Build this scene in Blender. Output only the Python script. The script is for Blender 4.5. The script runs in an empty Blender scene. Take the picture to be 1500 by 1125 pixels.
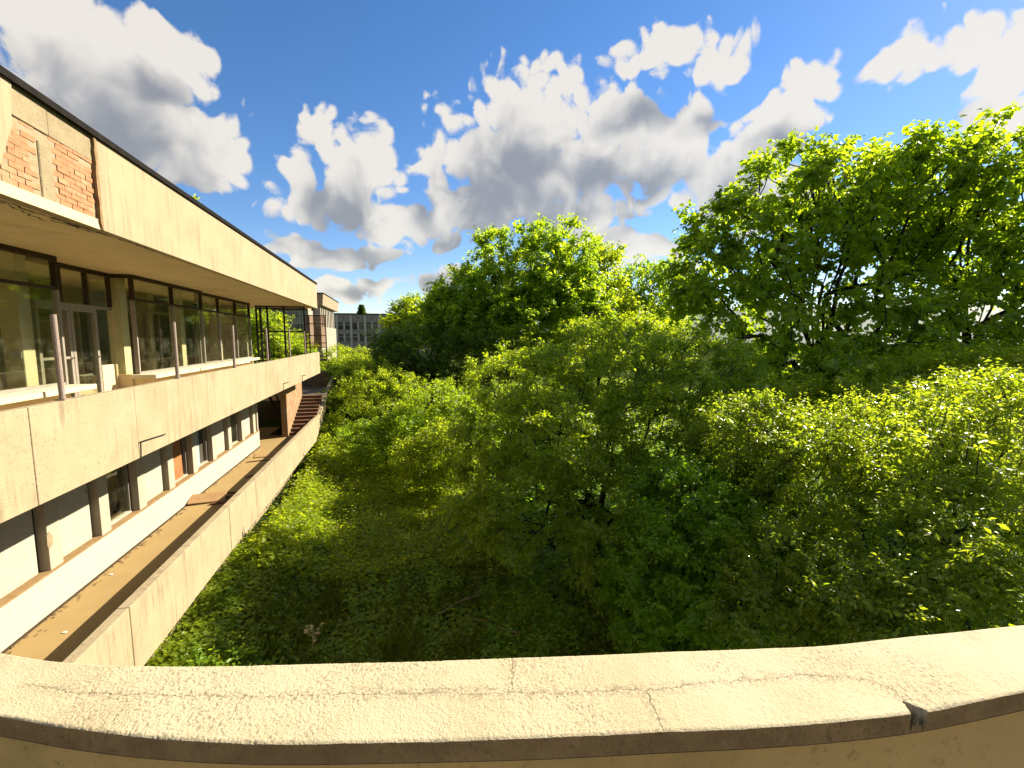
import bpy, bmesh, math, random
import numpy as np
from mathutils import Vector

rng = np.random.default_rng(11)
random.seed(7)
S = bpy.context.scene
COL = S.collection
R = math.radians

# ------------------------------------------------------------------ camera
# +Y runs along the building, +X away from its facade, z = 0 at the eye; photograph pixels (1500 x 1125) give directions
FPX, PCX, PCY = 660.0, 750.0, 562.5
YAW, PITCH = R(14.37), R(5.925)
FWD = np.array([math.sin(YAW)*math.cos(PITCH), math.cos(YAW)*math.cos(PITCH), -math.sin(PITCH)])
RGT = np.array([math.cos(YAW), -math.sin(YAW), 0.0])
UPV = np.cross(RGT, FWD)
def ray(x, y): return FWD + RGT*(x-PCX)/FPX - UPV*(y-PCY)/FPX
def at_depth(x, y, d): return ray(x, y)*d
def on_z(x, y, z): v = ray(x, y); return v*(z/v[2])
def on_x(x, y, X): v = ray(x, y); return v*(X/v[0])

cam = bpy.data.cameras.new('camera')
cam.sensor_fit = 'HORIZONTAL'; cam.sensor_width = 36.0
cam.lens = 36.0*FPX/1500.0
cam.clip_start = 0.05; cam.clip_end = 20000
co = bpy.data.objects.new('camera', cam); COL.objects.link(co)
co.rotation_euler = (R(90)-PITCH, 0, -YAW)
S.camera = co

# ------------------------------------------------------------------ sun, sky, exposure
SUN_AZ, SUN_EL = R(69), R(33)          # azimuth from +Y towards +X
sd = bpy.data.lights.new('sun', 'SUN'); sd.energy = 3.5; sd.angle = R(0.53); sd.color = (1.0, 0.91, 0.76)
so = bpy.data.objects.new('sun', sd); COL.objects.link(so)
sdir = Vector((math.sin(SUN_AZ)*math.cos(SUN_EL), math.cos(SUN_AZ)*math.cos(SUN_EL), math.sin(SUN_EL)))
so.rotation_euler = sdir.to_track_quat('Z', 'Y').to_euler()
so.location = (60, 40, 60)
S.view_settings.view_transform = 'Standard'; S.view_settings.look = 'None'
S.view_settings.gamma = 1.0; S.view_settings.exposure = 2.15
S.view_settings.use_curve_mapping = False
S.cycles.diffuse_bounces = 8; S.cycles.max_bounces = 14; S.cycles.transparent_max_bounces = 16
S.render.resolution_x, S.render.resolution_y = 1024, 768

W = bpy.data.worlds.new('World'); S.world = W; W.use_nodes = True
wt = W.node_tree; wt.nodes.clear()
class NT:
    """small helper to write node graphs"""
    def __init__(s, t): s.t = t
    def n(s, typ, **kw):
        o = s.t.nodes.new(typ)
        for k, v in kw.items(): setattr(o, k, v)
        return o
    def put(s, sock, v):
        if isinstance(v, bpy.types.NodeSocket): s.t.links.new(v, sock)
        elif v is not None: sock.default_value = v
    def math(s, op, a, b=None, c=None, clamp=False):
        o = s.n('ShaderNodeMath', operation=op, use_clamp=clamp)
        s.put(o.inputs[0], a); s.put(o.inputs[1], b); s.put(o.inputs[2], c)
        return o.outputs[0]
    def vec(s, op, a, b=None, c=None):
        o = s.n('ShaderNodeVectorMath', operation=op)
        s.put(o.inputs[0], a); s.put(o.inputs[1], b)
        if c is not None: s.put(o.inputs[2], c)
        return o.outputs['Value'] if op in ('LENGTH', 'DOT_PRODUCT', 'DISTANCE') else o.outputs['Vector']
    def mix(s, f, a, b, blend='MIX'):
        o = s.n('ShaderNodeMix', data_type='RGBA', blend_type=blend)
        s.put(o.inputs[0], f); s.put(o.inputs[6], a); s.put(o.inputs[7], b)
        return o.outputs[2]
    def ramp(s, f, lo, hi, a=0.0, b=1.0):
        o = s.n('ShaderNodeMapRange', interpolation_type='SMOOTHSTEP')
        s.put(o.inputs[0], f); s.put(o.inputs[1], lo); s.put(o.inputs[2], hi); s.put(o.inputs[3], a); s.put(o.inputs[4], b)
        return o.outputs[0]
    def noise(s, v, scale, detail=4, rough=0.55, dist=0.0, dim='3D'):
        o = s.n('ShaderNodeTexNoise', noise_dimensions=dim)
        s.put(o.inputs['Vector'], v); o.inputs['Scale'].default_value = scale; o.inputs['Detail'].default_value = detail
        o.inputs['Roughness'].default_value = rough; o.inputs['Distortion'].default_value = dist
        return o
def c4(c): return (c[0], c[1], c[2], 1.0)

# cloud banks of the sky: (pixel centre, half width, half height); turned into azimuth and elevation
CLOUDS = [(70,70,120,80),(190,100,130,85),(120,160,150,90),(255,55,70,35),(290,215,75,70),(190,190,130,90),(330,240,45,50),(60,150,90,70),
 (475,215,42,55),(535,250,60,60),(500,300,80,50),(590,330,85,32),(650,348,50,20),(430,265,25,25),
 (780,170,95,75),(745,225,120,70),(900,185,95,52),(975,205,70,50),(632,240,28,40),(800,260,170,75),(690,300,90,50),(850,310,80,35),(960,245,80,38),
 (975,80,85,38),(1050,95,50,32),
 (1190,125,60,38),(1145,165,60,38),(1105,215,60,48),(1070,265,80,40),(1140,290,80,40),
 (1330,75,45,42),(1420,55,60,28),(1475,105,45,60),(1465,175,60,55),(1300,95,30,25),
 (435,365,48,24),(485,385,55,18),(545,372,45,12),(960,368,60,24),(630,412,45,18),(545,418,28,16),(1090,300,70,45),(500,430,60,14),(900,345,60,20)]
def azel(v):
    v = np.asarray(v)/np.linalg.norm(v)
    return math.atan2(v[0], v[1]), math.asin(v[2])
CLOUD_LIT, CLOUD_GREY = (3.75, 3.50, 3.15, 1), (1.30, 1.31, 1.40, 1)
blobs = []
for (px, py, wx, wy) in CLOUDS:
    a0, e0 = azel(ray(px, py)); a1, _ = azel(ray(px+wx, py)); a2, _ = azel(ray(px-wx, py))
    _, e1 = azel(ray(px, py-wy)); _, e2 = azel(ray(px, py+wy))
    blobs.append((a0, e0, abs(a1-a2)/2*1.06, abs(e1-e2)/2*1.06))

grp = bpy.data.node_groups.new('cloud_banks', 'ShaderNodeTree')
grp.interface.new_socket('Vector', in_out='INPUT', socket_type='NodeSocketVector')
grp.interface.new_socket('Banks', in_out='OUTPUT', socket_type='NodeSocketFloat')
g = NT(grp)
gi = g.n('NodeGroupInput'); go = g.n('NodeGroupOutput')
v1 = gi.outputs[0]                                      # (azimuth, elevation, 0)
cur = None
for (a0, e0, wa, we) in blobs:
    q = g.vec('MULTIPLY_ADD', v1, (1/wa, 1/we, 0.0), (-a0/wa, -e0/we, 0.0))
    l = g.vec('LENGTH', q)
    cur = l if cur is None else g.math('SMOOTH_MIN', cur, l, 0.35)
inner = g.math('SUBTRACT', 1.0, cur)
# elsewhere on the dome the same kind of broken cumulus goes on
sep = g.n('ShaderNodeSeparateXYZ'); g.put(sep.inputs[0], v1)
nl = g.noise(g.vec('MULTIPLY', v1, (1.0, 1.5, 1.0)), 2.6, 2, 0.5, dim='2D')
outer = g.math('MULTIPLY', g.math('SUBTRACT', nl.outputs['Fac'], 0.52), 5.0)
da = g.math('ABSOLUTE', g.math('SUBTRACT', sep.outputs[0], YAW))
fo = g.math('MAXIMUM', g.ramp(da, 0.86, 1.05), g.ramp(sep.outputs[1], 0.70, 0.88))
mx = g.n('ShaderNodeMix', data_type='FLOAT'); g.put(mx.inputs[0], fo); g.put(mx.inputs[2], inner); g.put(mx.inputs[3], outer)
g.put(go.inputs[0], mx.outputs[0])

w = NT(wt)
out = w.n('ShaderNodeOutputWorld')
tc = w.n('ShaderNodeTexCoord')
dv = w.vec('NORMALIZE', tc.outputs['Generated'])
sx = w.n('ShaderNodeSeparateXYZ'); w.put(sx.inputs[0], dv)
az = w.math('ARCTAN2', sx.outputs[0], sx.outputs[1]); el = w.math('ARCSINE', sx.outputs[2])
cb = w.n('ShaderNodeCombineXYZ'); w.put(cb.inputs[0], az); w.put(cb.inputs[1], el)
nw = w.noise(cb.outputs[0], 9.0, 1, 0.5, dim='2D')
AE = w.vec('ADD', cb.outputs[0], w.vec('MULTIPLY', w.vec('SUBTRACT', nw.outputs['Color'], (0.5, 0.5, 0.5)), (0.055, 0.05, 0.0)))
def banks(v):
    o = w.n('ShaderNodeGroup'); o.node_tree = grp; w.put(o.inputs[0], v); return o.outputs[0]
fb = w.noise(AE, 12.0, 10, 0.56, dim='2D')
vo = w.n('ShaderNodeTexVoronoi', feature='F1', voronoi_dimensions='2D'); w.put(vo.inputs['Vector'], w.vec('ADD', AE, w.vec('MULTIPLY', fb.outputs['Color'], (0.03, 0.03, 0)))); vo.inputs['Scale'].default_value = 30.0
puff = w.math('SUBTRACT', 0.45, vo.outputs['Distance'])
shape = banks(AE)
d0 = w.math('MULTIPLY_ADD', w.math('SUBTRACT', fb.outputs['Fac'], 0.5), 1.75, w.math('ADD', shape, 0.10))
d0 = w.math('MULTIPLY_ADD', puff, 0.75, d0)
OFF = (0.030, 0.085, 0.0)
AE2 = w.vec('ADD', AE, OFF)
fl_ = w.noise(AE2, 11.0, 3, 0.5, dim='2D')
d1 = w.math('MULTIPLY_ADD', w.math('SUBTRACT', fl_.outputs['Fac'], 0.5), 1.5, banks(AE2))
sky = w.n('ShaderNodeTexSky', sky_type='NISHITA'); sky.sun_disc = False
sky.sun_elevation = SUN_EL; sky.sun_rotation = SUN_AZ
sky.altitude = 300; sky.air_density = 1.0; sky.dust_density = 0.08; sky.ozone_density = 2.0
hs = w.n('ShaderNodeHueSaturation'); w.put(hs.inputs['Color'], sky.outputs[0]); hs.inputs['Saturation'].default_value = 1.25; hs.inputs['Value'].default_value = 0.78
alpha = w.ramp(d0, 0.05, 0.38)
SKYC = w.mix(1.0, hs.outputs[0], (1.0, 0.935, 1.0, 1), 'MULTIPLY')
alpha = w.math('MULTIPLY', alpha, w.ramp(el, 0.0, 0.06))
thick = w.math('MULTIPLY_ADD', d0, 0.15, w.math('MULTIPLY', d1, 0.95))
thick = w.math('MULTIPLY_ADD', puff, -0.30, thick)
thick = w.math('MULTIPLY_ADD', w.math('SUBTRACT', fb.outputs['Fac'], 0.5), -0.95, thick)
shade = w.ramp(thick, -0.15, 1.05)
ccol = w.mix(1.0, w.mix(shade, CLOUD_LIT, CLOUD_GREY), w.mix(1.0, SKYC, (0.16, 0.14, 0.11, 1), 'MULTIPLY'), 'ADD')
total = w.mix(alpha, SKYC, ccol)
bg = w.n('ShaderNodeBackground'); w.put(bg.inputs[0], total); bg.inputs[1].default_value = 0.050
wt.links.new(bg.outputs[0], out.inputs[0])
W.cycles.sampling_method = 'MANUAL'; W.cycles.sample_map_resolution = 512

# ------------------------------------------------------------------ helpers
def link(name, me, m=None, parent=None):
    o = bpy.data.objects.new(name, me); COL.objects.link(o)
    if m is not None and me is not None and not me.materials: me.materials.append(m)
    if parent is not None: o.parent = parent; o.matrix_parent_inverse = parent.matrix_world.inverted()
    return o
def tag(o, label=None, cat=None, group=None, kind=None):
    if label: o['label'] = label
    if cat: o['category'] = cat
    if group: o['group'] = group
    if kind: o['kind'] = kind
    return o
def thing(name, label, cat, loc=(0, 0, 0), group=None):
    o = bpy.data.objects.new(name, None); COL.objects.link(o)
    o.location = loc; o.empty_display_size = 0.3
    bpy.context.view_layer.update()
    return tag(o, label, cat, group)
class MB:
    """collects shapes into one mesh"""
    def __init__(s): s.v = []; s.f = []
    def box(s, x0, x1, y0, y1, z0, z1):
        b = len(s.v)
        s.v += [(x0,y0,z0),(x1,y0,z0),(x1,y1,z0),(x0,y1,z0),(x0,y0,z1),(x1,y0,z1),(x1,y1,z1),(x0,y1,z1)]
        s.f += [tuple(b+i for i in q) for q in ((0,3,2,1),(4,5,6,7),(0,1,5,4),(1,2,6,5),(2,3,7,6),(3,0,4,7))]
        return s
    def prism(s, pts, axis, a, b):
        """polygon pts (2-D) pushed along an axis from a to b"""
        n = len(pts); k = len(s.v)
        def P(p, t):
            if axis == 'x': return (t, p[0], p[1])
            if axis == 'y': return (p[0], t, p[1])
            return (p[0], p[1], t)
        s.v += [P(p, a) for p in pts] + [P(p, b) for p in pts]
        s.f.append(tuple(k+i for i in range(n))[::-1]); s.f.append(tuple(k+n+i for i in range(n)))
        for i in range(n):
            j = (i+1) % n; s.f.append((k+i, k+j, k+n+j, k+n+i))
        return s
    def bar(s, p, q, r, r2=None, n=8):
        p = Vector(p); q = Vector(q); d = (q-p).normalized()
        u = d.orthogonal().normalized(); w_ = d.cross(u); k = len(s.v); r2 = r if r2 is None else r2
        for (c, rr) in ((p, r), (q, r2)):
            for i in range(n):
                t = 2*math.pi*i/n; s.v.append(tuple(c + u*math.cos(t)*rr + w_*math.sin(t)*rr))
        for i in range(n):
            j = (i+1) % n; s.f.append((k+i, k+j, k+n+j, k+n+i))
        s.f.append(tuple(k+i for i in range(n))[::-1]); s.f.append(tuple(k+n+i for i in range(n)))
        return s
    def build(s, name, m, parent=None, bevel=0.0, smooth=False):
        me = bpy.data.meshes.new(name); me.from_pydata(s.v, [], s.f)
        bm = bmesh.new(); bm.from_mesh(me); bmesh.ops.recalc_face_normals(bm, faces=bm.faces)
        if bevel: bmesh.ops.bevel(bm, geom=list(bm.edges), offset=bevel, segments=1, affect='EDGES', clamp_overlap=True)
        bm.to_mesh(me); bm.free()
        if smooth:
            for p in me.polygons: p.use_smooth = True
        return link(name, me, m, parent)
def box(name, m, parent, x0, x1, y0, y1, z0, z1, bevel=0.0):
    return MB().box(min(x0,x1), max(x0,x1), min(y0,y1), max(y0,y1), min(z0,z1), max(z0,z1)).build(name, m, parent, bevel)
def fast_mesh(name, V, F, nv):
    """V (n,3), F (m,nv) numpy -> mesh"""
    me = bpy.data.meshes.new(name)
    me.vertices.add(len(V)); me.vertices.foreach_set('co', np.ascontiguousarray(V, np.float32).ravel())
    me.loops.add(F.size); me.loops.foreach_set('vertex_index', np.ascontiguousarray(F, np.int32).ravel())
    me.polygons.add(len(F)); me.polygons.foreach_set('loop_start', np.arange(0, F.size, nv, dtype=np.int32))
    me.update(calc_edges=True); me.validate(verbose=False)
    return me
# cheap numpy value noise in 2-D
_perm = np.random.default_rng(3).random((256, 256))
def vnoise(x, y):
    xi = np.floor(x).astype(int); yi = np.floor(y).astype(int); fx = x-xi; fy = y-yi
    fx = fx*fx*(3-2*fx); fy = fy*fy*(3-2*fy)
    a = _perm[xi % 256, yi % 256]; b = _perm[(xi+1) % 256, yi % 256]; c = _perm[xi % 256, (yi+1) % 256]; d = _perm[(xi+1) % 256, (yi+1) % 256]
    return (a*(1-fx)+b*fx)*(1-fy) + (c*(1-fx)+d*fx)*fy
def fbm(x, y, o=4):
    s = 0; a = 0.5
    for i in range(o): s = s + a*vnoise(x*2**i+17*i, y*2**i+31*i); a *= 0.5
    return s

# ------------------------------------------------------------------ materials
TONE = 0.56          # weathered, dirty masonry: all mineral colours sit in the 0.1-0.45 range
def surface(name, c1, c2, scale=2.0, rough=0.85, streak=0.0, streak_col=(0.12, 0.10, 0.07), speck=0.0, speck_col=(0.1, 0.08, 0.05),
            speck_scale=60.0, bump=0.25, bump_scale=45.0, spec=0.25, patch=0.0, patch_col=(0.3, 0.25, 0.17), metallic=0.0):
    c1, c2, streak_col, speck_col, patch_col = [tuple(q*TONE for q in c) for c in (c1, c2, streak_col, speck_col, patch_col)]
    m = bpy.data.materials.new(name); m.use_nodes = True; t = NT(m.node_tree)
    b = m.node_tree.nodes['Principled BSDF']
    P = t.n('ShaderNodeNewGeometry').outputs['Position']
    n1 = t.noise(P, scale, 6, 0.6)
    col = t.mix(t.ramp(n1.outputs['Fac'], 0.3, 0.7), c4(c1), c4(c2))
    if patch:
        n4 = t.noise(P, scale*0.55, 7, 0.65, 0.4)
        col = t.mix(t.math('MULTIPLY', t.ramp(n4.outputs['Fac'], 0.54, 0.66), patch), col, c4(patch_col))
    if streak:
        n2 = t.noise(t.vec('MULTIPLY', P, (9.0, 9.0, 0.55)), 1.0, 5, 0.65)
        n3 = t.noise(P, 0.9, 3, 0.5)
        f = t.math('MULTIPLY', t.ramp(n2.outputs['Fac'], 0.46, 0.70), t.ramp(n3.outputs['Fac'], 0.36, 0.60))
        col = t.mix(t.math('MULTIPLY', f, streak), col, c4(streak_col))
    if speck:
        n5 = t.noise(P, speck_scale, 3, 0.7)
        n6 = t.noise(P, 3.3, 3, 0.6)
        f = t.math('MULTIPLY', t.ramp(n5.outputs['Fac'], 0.56, 0.68), t.ramp(n6.outputs['Fac'], 0.35, 0.65, 0.25, 1.0))
        col = t.mix(t.math('MULTIPLY', f, speck), col, c4(speck_col))
    t.put(b.inputs['Base Color'], col)
    b.inputs['Roughness'].default_value = rough; b.inputs['Specular IOR Level'].default_value = spec; b.inputs['Metallic'].default_value = metallic
    if bump:
        nb = t.noise(P, bump_scale, 5, 0.6)
        bp = t.n('ShaderNodeBump'); bp.inputs['Strength'].default_value = bump; bp.inputs['Distance'].default_value = 0.02
        t.put(bp.inputs['Height'], nb.outputs['Fac']); t.put(b.inputs['Normal'], bp.outputs[0])
    return m
M = {}
M['plaster'] = surface('cream_plaster', (0.56, 0.435, 0.255), (0.50, 0.38, 0.22), 1.3, streak=0.65, streak_col=(0.33, 0.235, 0.125), speck=0.35, speck_col=(0.30, 0.22, 0.13), speck_scale=25, bump=0.2, patch=0.25, patch_col=(0.46, 0.345, 0.195))
M['parapet'] = surface('weathered_parapet_concrete', (0.56, 0.445, 0.26), (0.49, 0.385, 0.22), 1.6, streak=0.6, streak_col=(0.22, 0.16, 0.09), speck=0.6, speck_col=(0.16, 0.115, 0.065), speck_scale=22, bump=0.35, patch=0.35, patch_col=(0.34, 0.26, 0.15))
M['soffit'] = surface('soffit_plaster', (0.92, 0.73, 0.42), (0.82, 0.64, 0.36), 0.9, bump=0.15, patch=0.3, patch_col=(0.45, 0.31, 0.15))
M['white_wall'] = surface('whitewashed_wall', (0.624, 0.577, 0.452), (0.593, 0.538, 0.406), 1.5, speck=0.3, speck_col=(0.4, 0.32, 0.2), speck_scale=9, bump=0.15)
M['pier'] = surface('pier_plaster', (0.577, 0.515, 0.374), (0.530, 0.460, 0.328), 2.0, speck=0.3, speck_col=(0.3, 0.22, 0.12), speck_scale=14, bump=0.2)
M['floor'] = surface('ochre_walkway_screed', (0.484, 0.335, 0.129), (0.437, 0.292, 0.109), 0.8, speck=0.3, speck_col=(0.4, 0.27, 0.1), speck_scale=12, bump=0.12, patch=0.25, patch_col=(0.46, 0.31, 0.13))
M['raw_concrete'] = surface('raw_concrete', (0.45, 0.36, 0.20), (0.36, 0.28, 0.15), 4.0, speck=0.6, speck_col=(0.12, 0.09, 0.05), speck_scale=30, bump=0.6, bump_scale=30)
M['brick'] = surface('red_clay_brick', (0.66, 0.30, 0.135), (0.58, 0.245, 0.105), 9.0, speck=0.75, speck_col=(0.50, 0.39, 0.24), speck_scale=14, bump=0.5, bump_scale=60)
M['mortar'] = surface('crumbling_mortar', (0.50, 0.39, 0.23), (0.43, 0.32, 0.18), 8.0, speck=0.5, speck_col=(0.2, 0.14, 0.08), speck_scale=40, bump=0.6, bump_scale=50)
M['brick_pale'] = surface('mortar_smeared_brick', (0.55, 0.38, 0.20), (0.52, 0.27, 0.12), 12.0, speck=0.5, speck_col=(0.6, 0.5, 0.3), speck_scale=26, bump=0.6, bump_scale=50)
M['orange_wall'] = surface('peeling_orange_render', (0.429, 0.211, 0.086), (0.429, 0.328, 0.187), 2.2, streak=0.5, streak_col=(0.25, 0.13, 0.06), bump=0.4, patch=0.5, patch_col=(0.5, 0.40, 0.22))
M['flashing'] = surface('dark_roof_flashing', (0.018, 0.015, 0.012), (0.03, 0.025, 0.02), 5.0, rough=0.9, spec=0.05, bump=0.2)
M['rust'] = surface('rusty_painted_pipe', (0.40, 0.30, 0.23), (0.46, 0.36, 0.28), 5.0, rough=0.7, speck=0.35, speck_col=(0.14, 0.06, 0.03), speck_scale=20, bump=0.3)
M['brown_and_shaded_frame'] = surface('dark_brown_steel_and_shaded_frame', (0.055, 0.030, 0.016), (0.08, 0.045, 0.025), 6.0, rough=0.55, bump=0.1)  # brown steel, also the painted-in shade of the upper mullions
M['pale_frame'] = surface('pale_aluminium_frame', (0.406, 0.359, 0.281), (0.351, 0.304, 0.234), 7.0, rough=0.5, bump=0.1, speck=0.3)
M['black_steel'] = surface('black_steel', (0.02, 0.018, 0.016), (0.035, 0.025, 0.02), 7.0, rough=0.5, bump=0.1)
M['wood'] = surface('weathered_sill_wood', (0.42, 0.27, 0.11), (0.33, 0.20, 0.08), 5.0, streak=0.0, bump=0.3, speck=0.5, speck_col=(0.15, 0.09, 0.04), speck_scale=18)
M['white_panel'] = surface('white_filler_panel', (0.593, 0.538, 0.421), (0.546, 0.491, 0.367), 3.0, bump=0.1, speck=0.2, speck_scale=10)
M['orange_board'] = surface('orange_brown_board', (0.45, 0.21, 0.07), (0.38, 0.16, 0.05), 3.0, bump=0.1)
M['blue_panel'] = surface('pale_blue_panel', (0.42, 0.52, 0.50), (0.36, 0.46, 0.46), 3.0, bump=0.1)
M['grey_wall'] = surface('grey_interior_wall', (0.80, 0.70, 0.48), (0.70, 0.60, 0.40), 2.0, bump=0.2)
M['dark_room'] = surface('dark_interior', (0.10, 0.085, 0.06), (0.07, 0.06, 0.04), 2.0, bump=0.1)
M['column'] = surface('interior_column_plaster', (0.86, 0.74, 0.47), (0.80, 0.68, 0.42), 2.0, bump=0.15)
M['notice'] = surface('white_notice_paper', (0.85, 0.84, 0.80), (0.8, 0.79, 0.75), 8, bump=0)
M['print'] = surface('grey_print', (0.45, 0.4, 0.4), (0.5, 0.42, 0.4), 40, bump=0)
M['tan_board'] = surface('fallen_tan_board', (0.50, 0.31, 0.13), (0.43, 0.25, 0.10), 4.0, bump=0.2)
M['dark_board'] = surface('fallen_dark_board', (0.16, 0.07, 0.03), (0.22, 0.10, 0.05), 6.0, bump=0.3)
M['step'] = surface('worn_step_concrete', (0.20, 0.145, 0.09), (0.14, 0.10, 0.06), 4.0, bump=0.4, speck=0.5)
M['far_concrete'] = surface('far_grey_concrete', (0.52, 0.46, 0.34), (0.45, 0.40, 0.29), 0.5, bump=0.0, streak=0.3)
M['far_rib'] = surface('far_pale_rib', (0.85, 0.77, 0.60), (0.76, 0.68, 0.53), 0.5, bump=0.0)
M['far_box'] = surface('far_pink_plaster', (0.515, 0.359, 0.226), (0.484, 0.335, 0.203), 0.4, bump=0.0)
M['bark'] = surface('dark_bark', (0.055, 0.042, 0.03), (0.035, 0.026, 0.018), 6.0, bump=0.5, bump_scale=20)
M['soil'] = surface('overgrown_soil', (0.060, 0.075, 0.020), (0.045, 0.072, 0.016), 1.2, rough=1.0, spec=0.0, bump=0.5, bump_scale=9, patch=0.7, patch_col=(0.05, 0.085, 0.015))
M['ochre_wall'] = surface('ochre_painted_parapet_wall', (0.80, 0.54, 0.19), (0.70, 0.46, 0.16), 2.2, speck=0.5, speck_col=(0.22, 0.14, 0.05), speck_scale=35, bump=0.3, patch=0.35, patch_col=(0.38, 0.27, 0.09))
M['cap_side'] = surface('shade_brown_cap_edge', (0.46, 0.30, 0.13), (0.32, 0.20, 0.085), 9.0, speck=0.5, speck_col=(0.08, 0.05, 0.025), speck_scale=60, bump=0.5, bump_scale=80)  # same concrete as the cap; the edge's shade is put into this brown
M['terrace'] = surface('terrace_screed', (0.50, 0.42, 0.28), (0.42, 0.35, 0.23), 1.5, speck=0.4)
M['hill'] = surface('far_wooded_hill', (0.06, 0.11, 0.08), (0.09, 0.14, 0.08), 0.004, bump=0)
M['deadwood'] = surface('grey_dead_wood', (0.34, 0.26, 0.12), (0.24, 0.17, 0.08), 8, bump=0.3)
M['dry'] = surface('dry_umbel', (1.0, 0.82, 0.40), (0.9, 0.70, 0.33), 10, bump=0)

def glass(name, tint, refl=0.5):
    m = bpy.data.materials.new(name); m.use_nodes = True; t = NT(m.node_tree)
    nt = m.node_tree; nt.nodes.clear()
    o = t.n('ShaderNodeOutputMaterial'); P = t.n('ShaderNodeNewGeometry').outputs['Position']
    dirt = t.noise(P, 3.0, 5, 0.65)
    tr = t.n('ShaderNodeBsdfTransparent'); tr.inputs[0].default_value = c4(tint)
    gl = t.n('ShaderNodeBsdfGlossy'); gl.inputs[0].default_value = (0.85, 0.88, 0.85, 1); gl.inputs['Roughness'].default_value = 0.03
    wob = t.noise(P, 1.3, 2, 0.5); bp = t.n('ShaderNodeBump'); bp.inputs['Strength'].default_value = 0.06; bp.inputs['Distance'].default_value = 0.05
    t.put(bp.inputs['Height'], wob.outputs['Fac']); t.put(gl.inputs['Normal'], bp.outputs[0])
    df = t.n('ShaderNodeBsdfDiffuse'); df.inputs[0].default_value = (0.30, 0.30, 0.20, 1)
    fr = t.n('ShaderNodeFresnel'); fr.inputs[0].default_value = 1.5
    a = t.n('ShaderNodeMixShader'); t.put(a.inputs[0], t.math('MULTIPLY', t.ramp(dirt.outputs['Fac'], 0.4, 0.75), 0.05)); t.put(a.inputs[1], tr.outputs[0]); t.put(a.inputs[2], df.outputs[0])
    b = t.n('ShaderNodeMixShader'); t.put(b.inputs[0], t.math('ADD', t.math('MULTIPLY', fr.outputs[0], 0.32), refl*0.02, clamp=True)); t.put(b.inputs[1], a.outputs[0]); t.put(b.inputs[2], gl.outputs[0])
    nt.links.new(b.outputs[0], o.inputs[0])
    return m
M['glass'] = glass('dusty_window_glass', (0.965, 0.985, 0.92))
M['brown_glass'] = glass('brownish_screen_glass', (0.80, 0.70, 0.66))
M['far_glass'] = surface('far_window_glass', (0.03, 0.035, 0.035), (0.06, 0.06, 0.05), 0.3, rough=0.12, spec=0.6, bump=0)
M['far_curtain'] = surface('far_window_curtain', (0.30, 0.27, 0.15), (0.25, 0.23, 0.13), 0.5, bump=0)

def leaf_mat(name, dark, mid, light, trans=0.45, gloss=0.35, tboost=1.5):
    m = bpy.data.materials.new(name); m.use_nodes = True; t = NT(m.node_tree); nt = m.node_tree
    b = nt.nodes['Principled BSDF']; o = nt.nodes['Material Output']
    at = t.n('ShaderNodeAttribute', attribute_name='tint')
    cr = t.n('ShaderNodeValToRGB'); e = cr.color_ramp.elements
    e[0].position = 0.0; e[0].color = c4(dark); e[1].position = 1.0; e[1].color = c4(light)
    k = e.new(0.5); k.color = c4(mid)
    t.put(cr.inputs[0], at.outputs['Fac'])
    t.put(b.inputs['Base Color'], cr.outputs[0]); b.inputs['Roughness'].default_value = gloss; b.inputs['Specular IOR Level'].default_value = 0.4
    tl = t.n('ShaderNodeBsdfTranslucent')
    tcol = t.mix(1.0, cr.outputs[0], (1.20*tboost, 1.12*tboost, 0.30*tboost, 1), 'MULTIPLY')
    t.put(tl.inputs[0], tcol)
    mx_ = t.n('ShaderNodeMixShader'); mx_.inputs[0].default_value = trans
    t.put(mx_.inputs[1], b.outputs[0]); t.put(mx_.inputs[2], tl.outputs[0])
    nt.links.new(mx_.outputs[0], o.inputs[0])
    return m
LM = {
 'maple':  leaf_mat('maple_leaves', (0.095, 0.150, 0.012), (0.140, 0.205, 0.015), (0.185, 0.24, 0.02), 0.58, 0.42, 2.7),
 'round':  leaf_mat('round_crown_leaves', (0.085, 0.150, 0.013), (0.135, 0.205, 0.016), (0.18, 0.235, 0.02), 0.58, 0.45, 2.7),
 'yellow': leaf_mat('yellow_green_leaves', (0.13, 0.185, 0.013), (0.18, 0.235, 0.016), (0.22, 0.26, 0.022), 0.58, 0.5, 2.5),
 'shrub':  leaf_mat('shrub_leaves', (0.105, 0.165, 0.012), (0.155, 0.22, 0.015), (0.195, 0.25, 0.022), 0.56, 0.38, 2.6),
 'green':  leaf_mat('fresh_green_leaves', (0.095, 0.185, 0.013), (0.135, 0.235, 0.016), (0.18, 0.26, 0.02), 0.58, 0.40, 2.6),
 'gloss':  leaf_mat('glossy_elder_leaves', (0.105, 0.155, 0.015), (0.15, 0.205, 0.018), (0.19, 0.235, 0.03), 0.54, 0.30, 2.6),
 'weed':   leaf_mat('bright_weed_leaves', (0.095, 0.150, 0.012), (0.145, 0.205, 0.014), (0.195, 0.24, 0.018), 0.54, 0.45, 2.6),
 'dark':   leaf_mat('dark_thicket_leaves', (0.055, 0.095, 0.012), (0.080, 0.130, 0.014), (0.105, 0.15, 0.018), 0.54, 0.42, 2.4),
 'grass':  leaf_mat('shaded_grass', (0.12, 0.165, 0.016), (0.18, 0.22, 0.025), (0.27, 0.27, 0.05), 0.5, 0.5, 2.0),
 'litter': leaf_mat('dry_litter', (0.06, 0.035, 0.015), (0.10, 0.06, 0.025), (0.15, 0.10, 0.05), 0.1, 0.7, 1.0),
 'needle': leaf_mat('conifer_needles', (0.045, 0.085, 0.02), (0.065, 0.115, 0.025), (0.09, 0.14, 0.03), 0.4, 0.5, 1.8),
}

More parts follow.
